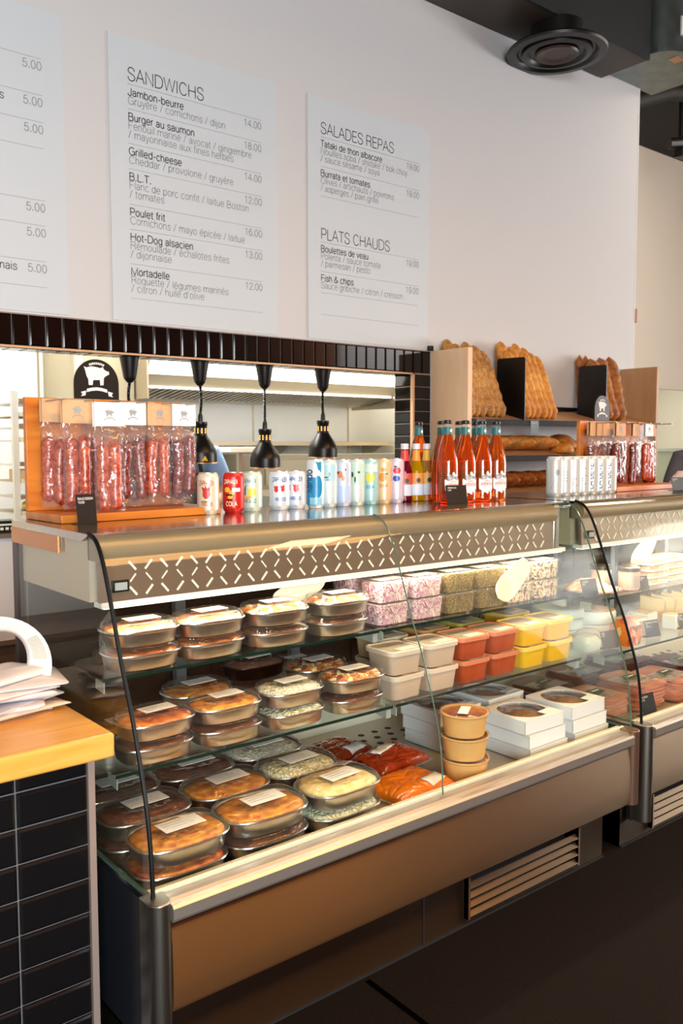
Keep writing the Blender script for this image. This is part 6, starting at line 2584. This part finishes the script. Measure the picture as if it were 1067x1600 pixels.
for i, (x, y, lab) in enumerate(((2.715, 1.905, 'clear pack of soft white cheese behind the sloping card'), (2.79, 1.95, 'clear pack of soft white cheese before the white wheels'))):
    t = thing('soft_cheese_pack', lab, 'cheese', (x, y, Z2), .2*i)
    mb = MB()
    mb.loft([rrect(.09, .075, .02, 5, 0), rrect(.10, .085, .025, 5, .03), rrect(.07, .055, .02, 5, .05)], True, True)
    mesh_obj('cheese', mb, M_cheese, t, smooth=50)
    mb = MB()
    mb.loft([rrect(.10, .085, .02, 5, -.0), rrect(.11, .095, .025, 5, .03), rrect(.08, .065, .02, 5, .055)], False, True)
    mesh_obj('wrapper', mb, M_film, t, smooth=50)


def case_card(label, loc, rz, w=.075, h=.062, lines=('', ''), tilt=.30):
    return price_card(label, loc, rz, w, h, tilt, lines)


case_card('dark price card on the lower shelf, at the left before the white cheeses', (2.795, 1.852, Z2), -.15, .080, .066, ('BRIE', '5,25'))
case_card('dark price card on the lower shelf before the white rind cheese', (3.095, 1.860, Z2), -.15, .080, .066, ('FROMAGE DE CHÈVRE', '7,50', 'LAIT CRU'))
case_card('dark price card on the lower shelf below the cheese wedges', (3.34, 1.862, Z2), -.15, .080, .064, ('TOMME', '6,25', 'LAIT DE VACHE'))
case_card('dark price card on the upper shelf beside the plate of pink fish', (2.735, 1.900, Z1), -.15, .080, .070, ('SAUMON', '9,00'))
case_card('dark price card between the jars on the upper shelf', (3.045, 1.895-.025, Z1), -.15, .045, .055, ('TERRINE', '8,00'))
case_card('dark price card on the floor of the second case before the sliced ham', (2.825, 1.700, Z0+.0205), -.1, .075, .085, ('JAMBON', '3,75'))


def ham_stack(label, loc, rz, n, w, d, m, group):
    t = thing('ham_stack', label, 'sliced ham', loc, rz, group)
    mb = MB()
    for k in range(n):
        r = rrect(w*(1-.012*k)*random.uniform(.97, 1.03), d*random.uniform(.97, 1.03), .03, 5, 0)
        ox, oy = random.uniform(-.005, .005)+.002*k, random.uniform(-.004, .004)
        z0 = .0065*k
        mb.loft([[(x*(1+.05*nz(x*20, y*20, k))+ox, y+oy, z0+.0008) for x, y, _ in r], [(x*(1.01+.05*nz(x*20, y*20, k))+ox, y*1.01+oy, z0+.0058+.002*nz(x*18, y*18, k)) for x, y, _ in r]], True, True)
    mesh_obj('slices', mb, m, t, smooth=40)
    mb = MB()
    mb.grid(lambda u, v: ((u-.5)*w*.9, -d*.1+(v-.5)*d*.5, .0065*n+.004+.006*nz(u*6, v*6, n)), 10, 6)
    mesh_obj('plastic_wrap', mb, M_film, t, smooth=0, solid=.0006)
    mb = MB()
    mb.bx(-w*.18, w*.18, -.03, .01, .0065*n+.012, .0065*n+.0135)
    l_ = mesh_obj('green_label', mb, C('#4a5a3a', .5), t)
    mb = MB()
    mb.bx(-w*.12, w*.12, -.012, -.004, .0065*n+.0135, .0065*n+.0142)
    mesh_obj('white_print', mb, M_paper, l_)
    return t


gh = 'stacks of sliced ham on the floor of the second case'
ham_stack('stack of sliced pink ham at the left end of the second case floor', (2.765, 1.905, Z0), .05, 11, .17, .20, M_ham, gh)
ham_stack('taller stack of sliced pink ham behind the floor price card', (2.98, 1.90, Z0), -.05, 14, .19, .22, M_ham, gh)
ham_stack('third stack of sliced pink ham towards the right edge', (3.20, 1.88, Z0), .05, 12, .20, .22, M_ham, gh)
ham_stack('dark dried ham slices behind the left pink stack', (2.80, 2.17, Z0), .1, 7, .20, .20, M_hamd, gh)
ham_stack('dark dried ham slices behind the middle pink stack', (3.04, 2.18, Z0), .0, 9, .22, .20, M_hamd, gh)
ham_stack('dark dried ham slices behind the right pink stack', (3.30, 2.17, Z0), .0, 12, .24, .20, M_hamd, gh)
ham_stack('dark dried ham slices at the far right of the case floor', (3.50, 1.98, Z0), .0, 10, .20, .24, M_hamd, gh)
